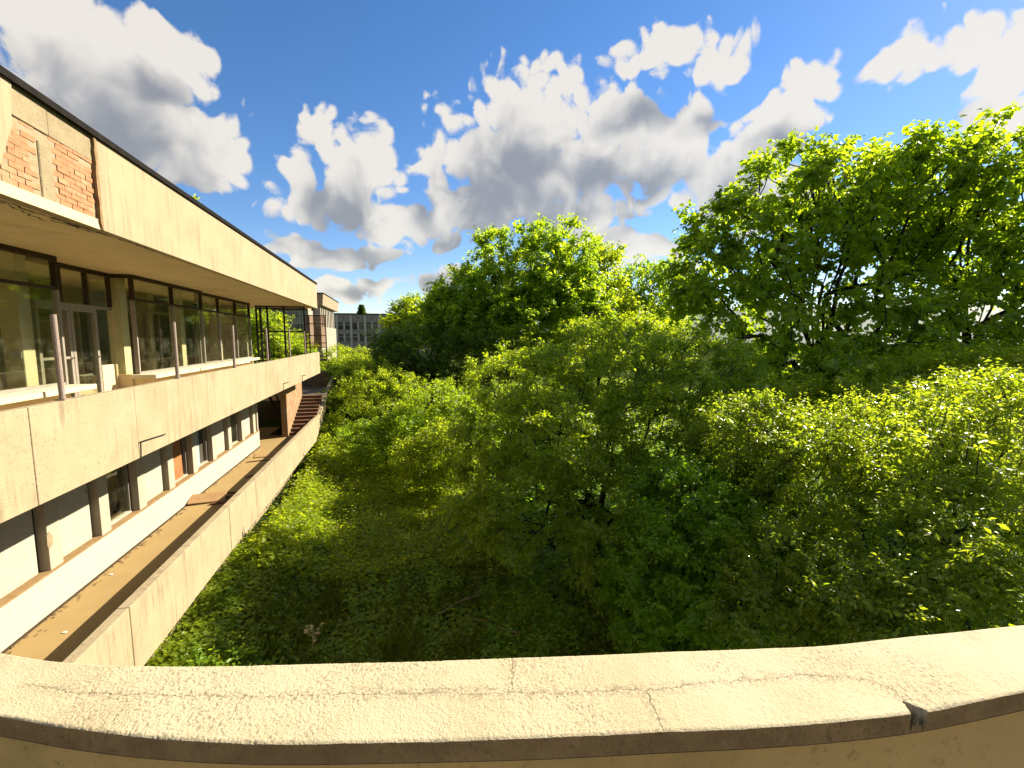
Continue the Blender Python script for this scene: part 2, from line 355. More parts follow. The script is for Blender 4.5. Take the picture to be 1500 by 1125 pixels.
# ------------------------------------------------------------------ ground and hills
def ground_z(x, y):
    x = np.asarray(x, float); y = np.asarray(y, float)
    def ss(a, b, t):
        t = np.clip((t-a)/(b-a), 0, 1); return t*t*(3-2*t)
    z = -8.0 + 0*x
    z = z + 1.0*ss(-2.2, -4.6, x)*ss(4, 9, y)                       # bank of earth against the walkway
    z = z + 3.2*ss(24, 37, y)*ss(3, -3, x)                          # the ground climbs to the head of the stairs
    z = z + 1.5*ss(24, 50, y)*(1-ss(3, -3, x))
    z = z - 0.045*np.clip(x-12, 0, 120) - 6*ss(150, 500, np.hypot(x, y))
    z = z + 0.30*(fbm(x*0.22+40, y*0.22+40, 3)-0.45)*ss(900, 100, np.hypot(x, y))
    return z
def grid_mesh(name, xs, ys, zf):
    X, Y = np.meshgrid(xs, ys); Z = zf(X, Y)
    V = np.stack([X, Y, Z], -1).reshape(-1, 3); nx, ny = len(xs), len(ys)
    i = np.arange(nx-1)[None, :]+np.arange(ny-1)[:, None]*nx
    F = np.stack([i, i+1, i+1+nx, i+nx], -1).reshape(-1, 4)
    return fast_mesh(name, V, F, 4)
def spaced(lo, hi):
    near = np.arange(-30, 61, 0.5); far = 60*1.22**np.arange(1, 26); neg = -30*1.22**np.arange(1, 29)
    return np.concatenate([neg[::-1], near, far])
me = grid_mesh('ground', spaced(0, 0), spaced(0, 0), ground_z)
for p in me.polygons: p.use_smooth = True
tag(link('ground', me, M['soil']), 'dark overgrown soil and leaf litter between the buildings', kind='structure')
def hill_mesh():
    th = np.linspace(R(10), R(120), 90); V = []; F = []
    rr = [1400, 1900, 2500, 3200, 4000]; hh = [-16, 40, 120, 190, -20]
    for k, (r, h) in enumerate(zip(rr, hh)):
        n = fbm(th*9+k*3, th*0+k, 4)
        for t, q in zip(th, n): V.append((math.sin(t)*r, math.cos(t)*r, -16+(h+16)*(0.35+1.1*q)))
    n = len(th)
    for k in range(len(rr)-1):
        for i in range(n-1): F.append((k*n+i, k*n+i+1, (k+1)*n+i+1, (k+1)*n+i))
    me = bpy.data.meshes.new('hills'); me.from_pydata(V, [], F)
    for p in me.polygons: p.use_smooth = True
    return me
tag(link('hills', hill_mesh(), M['hill']), 'far wooded hills beyond the valley', kind='structure')

# ------------------------------------------------------------------ the long building
XF = -4.6                                # facade plane
Y0, Y1 = 2.2, 29.9                       # its run
ZR, ZFB = 3.27, 1.74                     # roof edge, underside of the fascia
ZPT, ZPB = -0.90, -2.20                  # balcony parapet top and bottom
ZCT, ZCB = -4.66, -5.95                  # walkway parapet top and bottom
ZFL = -5.52                              # walkway floor
ZBF = -1.62                              # balcony floor
B = thing('concrete_building', 'long cream concrete building with deep roof fascia, glazed balcony and walkway below', 'building', (XF-3, 16, -8))

# roof and fascia. the patch of lost render runs from YB0 to YB1
YB0, YB1 = 7.0, 8.97
box('roof_slab', M['soffit'], B, -16, XF-0.16, Y0, Y1-0.02, 2.95, 3.24)
sof = box('soffit', M['soffit'], B, -14, XF-0.02, Y0, Y1-0.01, ZFB+0.004, ZFB+0.16)
# cracks in the underside plaster
def crack(name, pts, wdt, m, parent, axis='z', zc=0.0):
    mb = MB()
    L, Rr = [], []
    for i, p in enumerate(pts):
        q = pts[min(i+1, len(pts)-1)]; o = pts[max(i-1, 0)]
        d = Vector((q[0]-o[0], q[1]-o[1])).normalized(); n = Vector((-d.y, d.x)); ww = wdt*(0.4+random.random())*(0.2 if i in (0, len(pts)-1) else 1)
        L.append((p[0]+n.x*ww, p[1]+n.y*ww)); Rr.append((p[0]-n.x*ww, p[1]-n.y*ww))
    for i in range(len(pts)-1):
        k = len(mb.v)
        for (a, b_) in (L[i], L[i+1], Rr[i+1], Rr[i]):
            mb.v.append((a, b_, zc) if axis == 'z' else (zc, a, b_))
        mb.f.append((k, k+1, k+2, k+3))
    return mb.build(name, m, parent)
def wiggle(a, b, n, amp):
    o = []
    for i in range(n+1):
        t = i/n; o.append((a[0]+(b[0]-a[0])*t+random.uniform(-amp, amp)*(0 < i < n), a[1]+(b[1]-a[1])*t+random.uniform(-amp, amp)*(0 < i < n)))
    return o
M['crack'] = surface('dark_crack', (0.10, 0.065, 0.03), (0.05, 0.03, 0.015), 20, bump=0)
for (a, b_, wd) in [((-4.9, 6.6), (-4.85, 8.2), 0.016), ((-4.85, 8.2), (-4.75, 9.6), 0.03), ((-4.95, 8.4), (-4.82, 9.3), 0.018), ((-4.72, 9.7), (-4.70, 10.9), 0.016), ((-4.9, 7.4), (-5.1, 8.6), 0.01)]:
    crack('plaster_crack', wiggle(a, b_, 16, 0.035), wd, M['crack'], sof, 'z', ZFB-0.001)
fp = box('fascia', M['plaster'], B, XF-0.16, XF, YB1+0.02, Y1, ZFB, ZR-0.05, 0.006)
fl = MB().prism([(Y0, ZFB), (6.98, ZFB), (7.02, 1.95), (7.32, 2.62), (7.40, ZR-0.05), (Y0, ZR-0.05)], 'x', XF-0.16, XF).build('fascia', M['plaster'], B)
patch = box('brick_infill', M['mortar'], B, XF-0.20, XF-0.050, 6.9, YB1+0.03, ZFB+0.003, ZR-0.055)
box('concrete_beam', M['raw_concrete'], patch, XF-0.08, XF-0.028, 7.3, 8.02, 2.80, ZR-0.056, 0.006)
box('concrete_beam', M['raw_concrete'], patch, XF-0.08, XF-0.032, 8.03, YB1+0.012, 2.80, ZR-0.056, 0.006)
box('concrete_beam', M['raw_concrete'], patch, XF-0.08, XF-0.024, 6.95, YB1+0.012, ZFB+0.006, 1.90, 0.01)
box('concrete_post', M['raw_concrete'], patch, XF-0.08, XF-0.030, 7.80, 8.05, 1.88, 2.66, 0.012)
BL, BH = 0.238, 0.066
bricks = []
for v_ in range(4):
    rr_ = random.Random(v_); mb = MB()
    mb.box(-0.03, 0.0, -BL/2, BL/2, -BH/2, BH/2)
    me = bpy.data.meshes.new('brick'); me.from_pydata([(x+rr_.uniform(-.004, .004), y+rr_.uniform(-.006, .006), z+rr_.uniform(-.004, .004)) for x, y, z in mb.v], [], mb.f)
    me.materials.append(M['brick'] if v_ < 3 else M['brick_pale']); bricks.append(me)
row = 0; z = 1.945
while z < 2.80:
    y = 7.02 + (0.125 if row % 2 else 0) - 0.25
    while y < YB1+0.05:
        edge = 7.02 + max(0, z-1.95)*0.36
        for_ok = (y-BL/2 > edge-0.12) and (y+BL/2 < YB1+0.06) and not (7.76 < y+BL/2 and y-BL/2 < 8.08 and abs(y-7.92) < 0.16)
        hole = (z > 2.70 and random.random() < 0.35) or random.random() < 0.02
        if for_ok and not hole:
            me = bricks[3] if (random.random() < 0.10 or fbm(np.array([y*2.2]), np.array([z*3.0]), 2)[0] > 0.52) else bricks[random.randrange(3)]
            o = link('brick', me, None, patch)
            o.location = Vector((XF-0.041+random.uniform(-0.006, 0.005), y, z+random.uniform(-.003, .003))) ; o.parent = patch
            o.scale = (1, 1.0, 1.0); o.rotation_euler = (random.uniform(-.012, .012), 0, random.uniform(-.02, .02))
        y += 0.25
    z += 0.077; row += 1
# torn render edge on the right of the patch
pts = [(YB1+0.03, ZR-0.06)] + [(YB1-0.005+random.uniform(-0.02, 0.025), ZR-0.1-i*0.1) for i in range(14)] + [(YB1+0.04, ZFB+0.005)]
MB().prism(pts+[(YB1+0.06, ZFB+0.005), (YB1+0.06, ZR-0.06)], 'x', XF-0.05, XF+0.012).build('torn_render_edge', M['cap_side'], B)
MB().box(XF-0.4, XF+0.035, Y0, Y1+0.02, ZR-0.05, ZR).box(XF+0.02, XF+0.045, Y0, Y1+0.03, ZR-0.085, ZR+0.012).build('roof_flashing', M['flashing'], B)

# balcony slab and parapet panels
box('balcony_slab', M['soffit'], B, -11.4, XF-0.15, Y0, Y1-0.02, ZBF-0.42, ZBF)
js = [Y0, 4.68] + [7.08+2.42*i for i in range(10)] + [Y1+0.05]
js = sorted(js)
for a, b_ in zip(js[:-1], js[1:]):
    if b_-a < 0.3: continue
    box('balcony_parapet_panel', M['parapet'], B, XF-0.14, XF+random.uniform(-.004, .004), a+0.006, b_-0.006, ZPB, ZPT, 0.006)
box('parapet_joint_backing', M['crack'], B, XF-0.13, XF-0.03, Y0, Y1, ZPB+0.01, ZPT-0.02)
for i, y in enumerate((4.25, 7.83, 11.38, 15.0, 18.6, 22.3, 25.9)):
    mb = MB().bar((XF-0.07, y, ZPT-0.02), (XF-0.07+random.uniform(-.02, .02), y+random.uniform(-.03, .03), 0.34+random.uniform(-.03, .03)), 0.037, n=12)
    po = mb.build('railing_post', M['rust'], B)
    MB().box(XF-0.13, XF-0.01, y-0.06, y+0.06, ZPT-0.005, ZPT+0.02).build('base_plate', M['rust'], po)
# bent wire brackets on the panel edge
for y in (9.5, 20.4, 24.3):
    MB().bar((XF+0.02, y, ZPB-0.02), (XF+0.03, y+0.02, ZPB+0.30), 0.012, n=6).bar((XF+0.03, y+0.02, ZPB+0.30), (XF+0.03, y+0.95, ZPB+0.25), 0.010, n=6).build('wire_bracket', M['black_steel'], B)

# glazing of the balcony: bays with sill, transom, mullions and panes
ZSI, ZTR = -1.05, 1.06
def bay(X, ya, yb, n, wood_sill=True):
    wnd = box('window', M['brown_and_shaded_frame'], B, X-0.06, X+0.06, ya, yb, ZFB-0.10, ZFB+0.002)       # head
    box('wall_below', M['soffit'], wnd, X-0.12, X+0.08, ya+0.02, yb-0.02, ZBF-0.01, ZSI-0.10)
    box('bottom_rail', M['pale_frame'], wnd, X-0.04, X+0.04, ya+0.01, yb-0.01, ZSI, ZSI+0.06)
    box('transom', M['brown_and_shaded_frame'], wnd, X-0.035, X+0.035, ya+0.02, yb-0.02, ZTR-0.035, ZTR+0.035)
    for i in range(n+1):
        y = ya + (yb-ya)*i/n; y = min(max(y, ya+0.035), yb-0.035)
        box('mullion', M['pale_frame'], wnd, X-0.055, X+0.05, y-0.032, y+0.032, ZSI+0.002, ZTR-0.03)
        box('mullion', M['brown_and_shaded_frame'], wnd, X-0.055, X+0.05, y-0.034, y+0.034, ZTR-0.031, ZFB-0.09)  # upper part of the pale mullion, fascia shade put into its colour
    for i in range(n):
        a = ya+(yb-ya)*i/n; b_ = ya+(yb-ya)*(i+1)/n
        box('pane', M['glass'], wnd, X-0.006, X+0.006, a+0.03, b_-0.03, ZSI+0.05, ZTR-0.03)
        box('pane', M['glass'], wnd, X-0.006, X+0.006, a+0.03, b_-0.03, ZTR+0.03, ZFB-0.09)
    return wnd
XG = -7.15
bay(XG, 2.4, 12.15, 4); bay(XG, 15.05, 19.75, 2); bay(XG-0.18, 19.8, 26.2, 3)
for (ya, yb) in ((2.4, 8.6), (8.62, 12.22), (14.85, 16.3), (16.32, 19.9), (19.92, 23.4)):
    box('window_sill', M['column'], B, XG-0.1, -6.62, ya, yb, ZSI-0.115, ZSI-0.002, 0.008)
box('window_sill', M['column'], B, XG-0.3, -6.95, 23.42, 26.2, ZSI-0.115, ZSI-0.002, 0.008)
box('kerb_strip', M['white_wall'], B, -5.5, -5.25, 17.3, 26.0, ZBF, ZBF+0.34, 0.01)
# the set-back doors between the bays
XD = -7.66
dw = box('door_screen', M['brown_and_shaded_frame'], B, XD-0.06, XD+0.06, 12.15, 15.05, ZFB-0.10, ZFB+0.003)
box('transom', M['pale_frame'], dw, XD-0.05, XD+0.05, 12.2, 15.0, 0.74, 0.82)
for (a, b_) in ((12.2, 13.1), (13.1, 14.05), (14.05, 15.02)):
    box('pane', M['glass'], dw, XD-0.006, XD+0.006, a+0.04, b_-0.04, 0.82, ZFB-0.09)
    box('mullion', M['brown_and_shaded_frame'], dw, XD-0.05, XD+0.04, b_-0.035, b_+0.035, 0.82, ZFB-0.09)  # darkened above the doors too, shade put into the colour
def door(ya, yb, lower_glass, open_top):
    d = MB().box(XD-0.045, XD+0.045, ya, ya+0.09, ZBF, 0.74).box(XD-0.045, XD+0.045, yb-0.09, yb, ZBF, 0.74).box(XD-0.044, XD+0.044, ya+0.09, yb-0.09, 0.64, 0.739).box(XD-0.044, XD+0.044, ya+0.09, yb-0.09, ZBF, ZBF+0.12).build('door', M['pale_frame'], B)
    if open_top:
        box('rail', M['pale_frame'], d, XD-0.03, XD+0.03, ya+0.09, yb-0.09, -0.52, -0.46)
        box('pane', M['glass'], d, XD-0.006, XD+0.006, ya+0.08, yb-0.08, ZBF+0.11, -0.51)
        box('pane', M['glass'], d, XD-0.006, XD+0.006, ya+0.08, yb-0.08, 0.36, 0.645)
    else:
        box('pane', M['glass'], d, XD-0.006, XD+0.006, ya+0.08, yb-0.08, ZBF+0.11, 0.645)
    MB().bar((XD+0.03, yb-0.05, -0.5), (XD+0.1, yb-0.05, -0.5), 0.012).bar((XD+0.1, yb-0.05, -0.5), (XD+0.1, yb-0.18, -0.5), 0.012).build('handle', M['black_steel'], d)
door(12.22, 13.30, True, True); door(13.32, 14.32, True, False)
box('pane', M['glass'], dw, XD-0.006, XD+0.006, 14.36, 15.02, ZSI+0.3, 0.74)
box('wall_below', M['soffit'], dw, XD-0.05, XD+0.05, 14.34, 15.04, ZBF, ZSI+0.3)
# glazed returns of the bays
for y in (12.13, 15.07):
    r_ = box('window_return', M['brown_and_shaded_frame'], B, XD, XG-0.06, y-0.03, y+0.03, ZFB-0.10, ZFB+0.001)
    box('pane', M['glass'], r_, XD+0.05, XG-0.06, y-0.006, y+0.006, ZSI, ZFB-0.1)
    box('wall_below', M['soffit'], r_, XD, XG-0.13, y-0.05, y+0.05, ZBF, ZSI)
# inside: floor, back wall, columns, inner partition frames
box('interior_wall', M['grey_wall'], B, -11.4, -11.2, Y0, 26.3, ZBF, ZFB)
box('interior_end_wall', M['grey_wall'], B, -11.2, -7.5, 26.24, 26.34, ZBF, ZFB)
box('interior_end_wall', M['grey_wall'], B, -11.2, XG-0.1, Y0, Y0+0.1, ZBF, ZFB)
for k, y in enumerate([0.8, 4.4, 8.0, 11.6, 15.2, 18.8, 22.4]):
    if y > Y0: box('interior_column', M['column'], B, -7.84, -7.50, y, y+0.33, ZBF, ZFB, 0.008)
for y in (9.6, 10.4, 12.9, 13.4, 16.4, 17.1, 17.9, 20.2, 21.2, 23.5, 24.4):
    box('inner_partition_post', M['pale_frame'], B, -9.3, -9.2, y, y+0.09, ZBF, 0.9)
box('inner_partition_head', M['pale_frame'], B, -9.32, -9.18, 9.2, 25, 0.9, 1.0)
for (a, b_) in ((16.6, 19.2), (21.2, 25)):
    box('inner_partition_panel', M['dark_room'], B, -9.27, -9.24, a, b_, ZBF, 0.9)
for y in (9.75, 20.9, 12.9): box('inner_partition_panel', M['column'], B, -9.8, -9.4, y, y+0.5, ZBF, ZFB)
nb = box('notice', M['notice'], B, -7.72, -7.53, 11.585, 11.596, -0.43, -0.29)
nb.location.x += 0.0
box('notice_print', M['print'], nb, -7.66, -7.545, 11.583, 11.584, -0.345, -0.335)
box('notice_print', M['print'], nb, -7.66, -7.545, 11.583, 11.584, -0.395, -0.38)

# lower storey: plinth, piers, window bays
XL = -6.85; ZPL = -4.72; YLE = 25.0
box('plinth_wall', M['white_wall'], B, XL-0.25, XL, Y0, YLE, ZFL-0.3, ZPL, 0.006)
box('skirting_gap', M['crack'], B, XL, XL+0.05, Y0, YLE-0.02, ZFL, ZFL+0.025)
box('wooden_sill', M['wood'], B, XL-0.40, XL+0.03, Y0, YLE-0.03, ZPL+0.002, ZPL+0.035, 0.004)
pys = [3.96, 5.65, 7.34, 9.02, 10.71, 12.36, 14.0, 15.68, 17.40, 19.12, 20.82, 22.5, 24.2]
pys = [2.25] + pys
fill = ['white_panel', 'white_panel', 'white_panel', 'white_panel', 'white_panel', 'white_panel', 'glass', 'white_panel', 'orange_board', 'blue_panel', 'white_panel', 'glass', 'white_panel', 'white_panel']
ZHD = ZPB+0.05
for i, y in enumerate(pys):
    pw = 0.36
    box('pier', M['pier'], B, XL-0.36, XL-0.02, y, y+pw, ZPL+0.03, ZHD, 0.006)
    if i+1 < len(pys): yn = pys[i+1]
    else: yn = YLE
    a, b_ = y+pw, yn
    if b_-a < 0.3: continue
    X = XL-0.20
    wf = MB().box(X-0.10, X, b_-0.09, b_-0.002, ZPL+0.036, ZHD-0.08).box(X-0.10, X, a+0.002, a+0.03, ZPL+0.036, ZHD-0.08).box(X-0.10, X, a+0.002, b_-0.002, ZHD-0.08, ZHD).build('window', M['pale_frame'], B)
    box('frame_groove', M['brown_and_shaded_frame'], wf, X+0.001, X+0.006, b_-0.066, b_-0.026, ZPL+0.04, ZHD-0.1)
    box('inner_sill', M['white_panel'], wf, X-0.09, X+0.03, a+0.01, b_-0.10, ZPL+0.036, ZPL+0.075)
    k = fill[i % len(fill)]
    if k == 'glass':
        box('pane', M['glass'], wf, X-0.05, X-0.04, a+0.03, b_-0.09, ZPL+0.07, ZHD-0.08)
        box('casement_rail', M['pale_frame'], wf, X-0.055, X-0.035, a+0.1, a+0.55, -3.62, -3.59)
    elif k == 'orange_board':
        MB().prism([(a+0.03, ZPL+0.07), (b_-0.30, ZPL+0.07), (b_-0.42, ZHD-0.08), (a+0.03, ZHD-0.08)], 'x', X-0.05, X-0.02).build('panel', M[k], wf)
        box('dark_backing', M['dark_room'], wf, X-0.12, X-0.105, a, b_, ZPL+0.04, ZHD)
    elif k == 'blue_panel':
        box('panel', M[k], wf, X-0.05, X-0.02, a+0.03, a+0.7, ZPL+0.07, ZHD-0.08)
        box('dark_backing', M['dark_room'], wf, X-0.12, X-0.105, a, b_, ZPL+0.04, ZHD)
    else:
        wp = box('panel', M[k], wf, X-0.05, X+0.06, a+0.002, b_-0.14, ZPL+0.10, ZHD-0.06, 0.004)
        if i == 5:
            for q in range(5): box('fixing_hole', M['crack'], wp, X+0.058, X+0.063, b_-0.22, b_-0.19, -2.6-0.24*q, -2.56-0.24*q)
chip = MB()
chip.prism([(0, 0), (0.10, 0.05), (0.14, 0.22), (0.06, 0.36), (-0.02, 0.30), (-0.03, 0.1)], 'x', XL-0.03, XL-0.012)
chip.v = [(x, y+10.70, z-4.25) for x, y, z in chip.v]
chip.build('spalled_patch', M['raw_concrete'], B)
box('lower_room_wall', M['grey_wall'], B, -9.4, -9.2, Y0, YLE, ZFL-0.2, ZBF-0.4)
box('lower_room_floor', M['grey_wall'], B, -9.2, XL-0.25, Y0, YLE, ZFL-0.2, ZFL-0.01)
box('lower_end_wall', M['white_wall'], B, -9.2, XL-0.03, YLE-0.12, YLE-0.004, ZFL-0.2, ZBF-0.42)

# walkway and its parapet
box('walkway_floor', M['floor'], B, XL-0.25, XF-0.19, Y0, 27.6, ZFL-0.35, ZFL)
js = [Y0] + [3.95+2.42*i for i in range(10)]
for a, b_ in zip(js, js[1:]+[27.4]):
    if b_-a < 0.4: continue
    box('walkway_parapet_panel', M['parapet'], B, XF-0.19, XF+random.uniform(-.004, .004), a+0.007, b_-0.007, ZCB, ZCT, 0.008)
box('parapet_joint_backing', M['crack'], B, XF-0.16, XF-0.03, Y0, 27.4, ZCB+0.01, ZCT-0.02)
box('foundation_wall', M['raw_concrete'], B, XF-1.0, XF-0.7, Y0, 33, -9, ZFL-0.3)
box('foundation_wall', M['raw_concrete'], B, -11.4, XF-1.0, 24, 24.3, -9, ZFL-0.3)

# stairs at the end of the walkway
NS = 11; YS0, YS1 = 27.3, 31.6; ZS1 = -3.75
st = box('stair', M['step'], B, -5.95, XF-0.16, YS0, YS0+0.02, ZFL-0.4, ZFL-0.02)
for i in range(NS):
    y = YS0+(YS1-YS0)*i/NS; z = ZFL+(ZS1-ZFL)*(i+1)/NS
    box('step', M['step'], st, -5.95, XF-0.165, y, y+(YS1-YS0)/NS+0.03, z-0.5, z-0.04)
    box('step_nosing', M['dark_board'], st, -5.95, XF-0.17, y-0.03, y+(YS1-YS0)/NS+0.02, z-0.04, z)  # dark colour stands in for the shade on the risers
box('stair_landing', M['step'], B, -7.5, XF-0.17, YS1, 37, ZS1-0.3, ZS1-0.005)
MB().prism([(27.4, ZCB), (31.6, ZCB+1.2), (37, ZCB+1.4), (37, -2.95), (34.6, -3.2), (29.2, ZCT-0.05), (27.4, ZCT)], 'x', XF-0.185, XF-0.004).build('stair_parapet', M['parapet'], B, 0.008)
box('stair_side_wall', M['orange_wall'], B, -6.26, -5.955, 27.0, 31.3, ZFL, -3.0+0.35, 0.01)
box('end_wall', M['grey_wall'], B, -9.2, -8.9, YLE, 33, ZFL, ZBF-0.42)
box('passage_floor', M['floor'], B, -9.2, XL-0.25, YLE, 31, ZFL-0.3, ZFL-0.003)
box('passage_back_wall', M['grey_wall'], B, -8.9, -6.26, 30.5, 30.8, -3.9, ZBF-0.42)
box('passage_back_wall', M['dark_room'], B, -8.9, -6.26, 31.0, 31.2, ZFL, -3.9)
box('landing_wall', M['step'], B, -9, -4.9, 36.9, 37.2, ZS1-0.3, -2.6)
for (a, b_) in (((-8.0, 29.4, -2.1), (-6.9, 28.6, -4.25)), ((-7.6, 29.5, -2.1), (-6.5, 28.6, -4.25)), ((-6.9, 28.62, -4.2), (-6.45, 28.62, -4.22)), ((-7.4, 29.0, -3.2), (-6.95, 28.7, -4.0))):
    MB().bar(a, b_, 0.05, n=6).build('slanting_steel_bar', M['black_steel'], B)

# steel screen closing the end of the balcony and its tinted glass windbreak
sc = thing('steel_screen', 'black steel lattice screen closing the far end of the glazed balcony', 'screen', (-6.2, 27.9, ZBF))
ys_ = 27.9
for x in (-7.45, -7.25, -6.9, -6.05, -5.0): MB().box(x-0.045, x+0.045, ys_-0.04, ys_+0.04, ZBF, ZFB).build('post', M['black_steel'], sc)
for z, a in ((ZFB-0.05, 1), (1.58, 1), (0.32, 1), (-1.3, 1)): MB().box(-7.48, -4.97, ys_-0.025, ys_+0.025, z-0.04, z+0.04).build('rail', M['black_steel'], sc)
for k in range(9):
    x = -6.75+0.2*k; MB().bar((x, ys_, 0.33), (x, ys_, 1.6), 0.007, n=5).build('wire', M['black_steel'], sc)
for k in range(7):
    z = -1.1+0.2*k; MB().bar((-7.4, ys_+0.01, z), (-5.0, ys_+0.01, z), 0.006, n=5).build('wire', M['black_steel'], sc)
wb = thing('glass_windbreak', 'brown tinted glass windbreak in a rusty frame beside the end of the balcony', 'windbreak', (-4.8, 30.15, -1.2))
yw = 30.15
for x in (-5.36, -5.15, -4.21): MB().box(x-0.03, x+0.03, yw-0.03, yw+0.03, -1.35, 1.36).build('post', M['brown_and_shaded_frame'], wb)
for z in (1.33, 0.82, 0.10, -0.35, -0.62, -1.2): MB().box(-5.39, -4.18, yw-0.025, yw+0.025, z-0.025, z+0.025).build('rail', M['brown_and_shaded_frame'], wb)
box('pane', M['brown_glass'], wb, -5.12, -4.24, yw-0.005, yw+0.005, -0.6, 1.31)
box('pane', M['brown_glass'], wb, -5.33, -5.18, yw-0.005, yw+0.005, -0.6, 1.31)
box('foot', M['brown_and_shaded_frame'], wb, -5.4, -4.2, yw-0.2, yw+0.1, -1.45, -1.34)
MB().box(-5.45, XF-0.1, 29.82, 30.25, -1.62, -1.44).build('ledge', M['parapet'], wb)

# rubbish on the walkway
def plank(name, label, m, c, size, rz, rx=0, ry=0, cat='board'):
    o = MB().box(-size[0]/2, size[0]/2, -size[1]/2, size[1]/2, -size[2]/2, size[2]/2).build(name, m, None, 0.003)
    o.location = c; o.rotation_euler = (rx, ry, rz); tag(o, label, cat)
    return o
plank('fallen_board', 'broad tan board lying across the walkway beside the white plinth', M['tan_board'], (-6.32, 16.9, ZFL+0.10), (1.05, 0.62, 0.04), 0.18, 0.20, 0.03)
plank('fallen_plank', 'dark broken plank lying in the shade of the walkway parapet', M['dark_board'], (-5.45, 17.1, ZFL+0.05), (1.0, 0.10, 0.05), 0.25)
plank('fallen_plank', 'dark stick sticking out under the tan board', M['dark_board'], (-5.65, 16.5, ZFL+0.03), (0.9, 0.12, 0.05), 0.1)
plank('fallen_plank', 'thin dark batten lying behind the tan board', M['dark_board'], (-5.6, 17.5, ZFL+0.03), (0.75, 0.07, 0.04), -0.1)
plank('fallen_board', 'flat tan board on the walkway near the end of the plinth', M['tan_board'], (-6.0, 22.9, ZFL+0.03), (1.0, 0.7, 0.03), 0.12, 0.02)
plank('fallen_plank', 'thin batten on the walkway in front of the flat tan board', M['dark_board'], (-6.1, 21.9, ZFL+0.02), (0.95, 0.06, 0.04), 0.3)
tw = MB().bar((-5.95, 19.4, ZFL+0.02), (-5.6, 19.6, ZFL+0.03), 0.014, n=5).bar((-5.8, 19.35, ZFL+0.02), (-5.72, 19.75, ZFL+0.025), 0.010, n=5).build('twig', M['bark'], None)
tag(tw, 'small dark broken twig lying alone on the sunlit walkway', 'twig')
for (x, y, lb) in ((-6.2, 9.75, 'tiny pale paper scrap in the middle of the sunlit walkway floor'), (-6.62, 12.0, 'tiny pale paper scrap close to the foot of the white plinth')):
    o = MB().box(x, x+0.06, y, y+0.045, ZFL, ZFL+0.015).build('paper_scrap', M['notice'], None)
    tag(o, lb, 'scrap')

# ------------------------------------------------------------------ near terrace parapet
T = thing('terrace_parapet', 'broad pale rough concrete parapet cap on an ochre wall, cracked lengthwise', 'parapet', (0.3, 1.05, -8))
ZC = -0.90
near_px = [(0,1048),(100,1066),(200,1078),(300,1085),(400,1088),(500,1087),(600,1085),(700,1083),(800,1080),(900,1075),(1000,1070),(1100,1065.5),(1200,1059),(1300,1049),(1363,1040),(1430,1027),(1500,1012)]
far_px = [(0,955),(70,967),(150,973),(230,975),(360,974),(500,970),(620,967),(750,962),(880,957.5),(1000,953),(1100,950),(1200,945),(1330,932),(1420,923),(1500,914)]
NP = np.array([on_z(x, y, ZC) for x, y in near_px]); FP = np.array([on_z(x, y, ZC) for x, y in far_px])
def extend(P):
    a = P[0]+(P[0]-P[2])/np.linalg.norm(P[0]-P[2])*np.array([[0.6], [1.3], [2.2]]); b = P[-1]+(P[-1]-P[-3])/np.linalg.norm(P[-1]-P[-3])*np.array([[0.6], [1.4], [2.6]])
    return np.vstack([a[::-1], P, b])
NP = extend(NP); FP = extend(FP)
def resample(P, n):
    d = np.concatenate([[0], np.cumsum(np.linalg.norm(np.diff(P, axis=0), axis=1))]); t = np.linspace(0, d[-1], n*4)
    Q = np.stack([np.interp(t, d, P[:, k]) for k in range(3)], 1)
    k = np.ones(31)/31; Qp = np.vstack([np.repeat(Q[:1], 15, 0), Q, np.repeat(Q[-1:], 15, 0)])
    Q = np.stack([np.convolve(Qp[:, j], k, 'valid') for j in range(3)], 1)
    return Q
NU, NVv = 1700, 104
def by_x(P, xs):
    Q = resample(P, 400); o = np.argsort(Q[:, 0]); return np.interp(xs, Q[o, 0], Q[o, 1])
# stations share one parameter so that the cap's sides stay parallel
s_ = np.concatenate([np.linspace(0, 0.27, 100, endpoint=False), np.linspace(0.27, 0.68, NU-200, endpoint=False), np.linspace(0.68, 1, 100)])
Qn, Qf = resample(NP, 500), resample(FP, 500)
def along(Q, s):
    d = np.concatenate([[0], np.cumsum(np.linalg.norm(np.diff(Q, axis=0), axis=1))]); return np.stack([np.interp(s*d[-1], d, Q[:, k]) for k in range(3)], 1)
A_ = along(Qn, s_); C_ = along(Qf, s_)
v_ = np.linspace(0, 1, NVv)
G = A_[:, None, :]*(1-v_)[None, :, None] + C_[:, None, :]*v_[None, :, None]
X_, Y_ = G[..., 0], G[..., 1]
h = 0.0016*(fbm(X_*260, Y_*260, 2)-0.4) + 0.0012*(fbm(X_*60, Y_*60, 3)-0.45) + 0.006*(fbm(X_*4, Y_*4, 3)-0.45)
pit = fbm(X_*210+9, Y_*210+5, 2); cover = np.clip((fbm(X_*3.1+3, Y_*3.1, 3)-0.34)*5, 0, 1)
pits = np.clip((pit-0.43)*9, 0, 1)*cover
h -= 0.0012*pits
dirt = 0.45*pits*np.clip((fbm(X_*7+1, Y_*7+4, 3)-0.30)*4, 0, 1)
# slightly rounded, crumbling rims
edge_n = np.clip(v_/0.035, 0, 1)[None, :]; edge_f = np.clip((1-v_)/0.03, 0, 1)[None, :]
h -= 0.0035*(1-edge_n)**2*(0.5+fbm(X_*30, Y_*30, 2)) + 0.004*(1-edge_f)**2
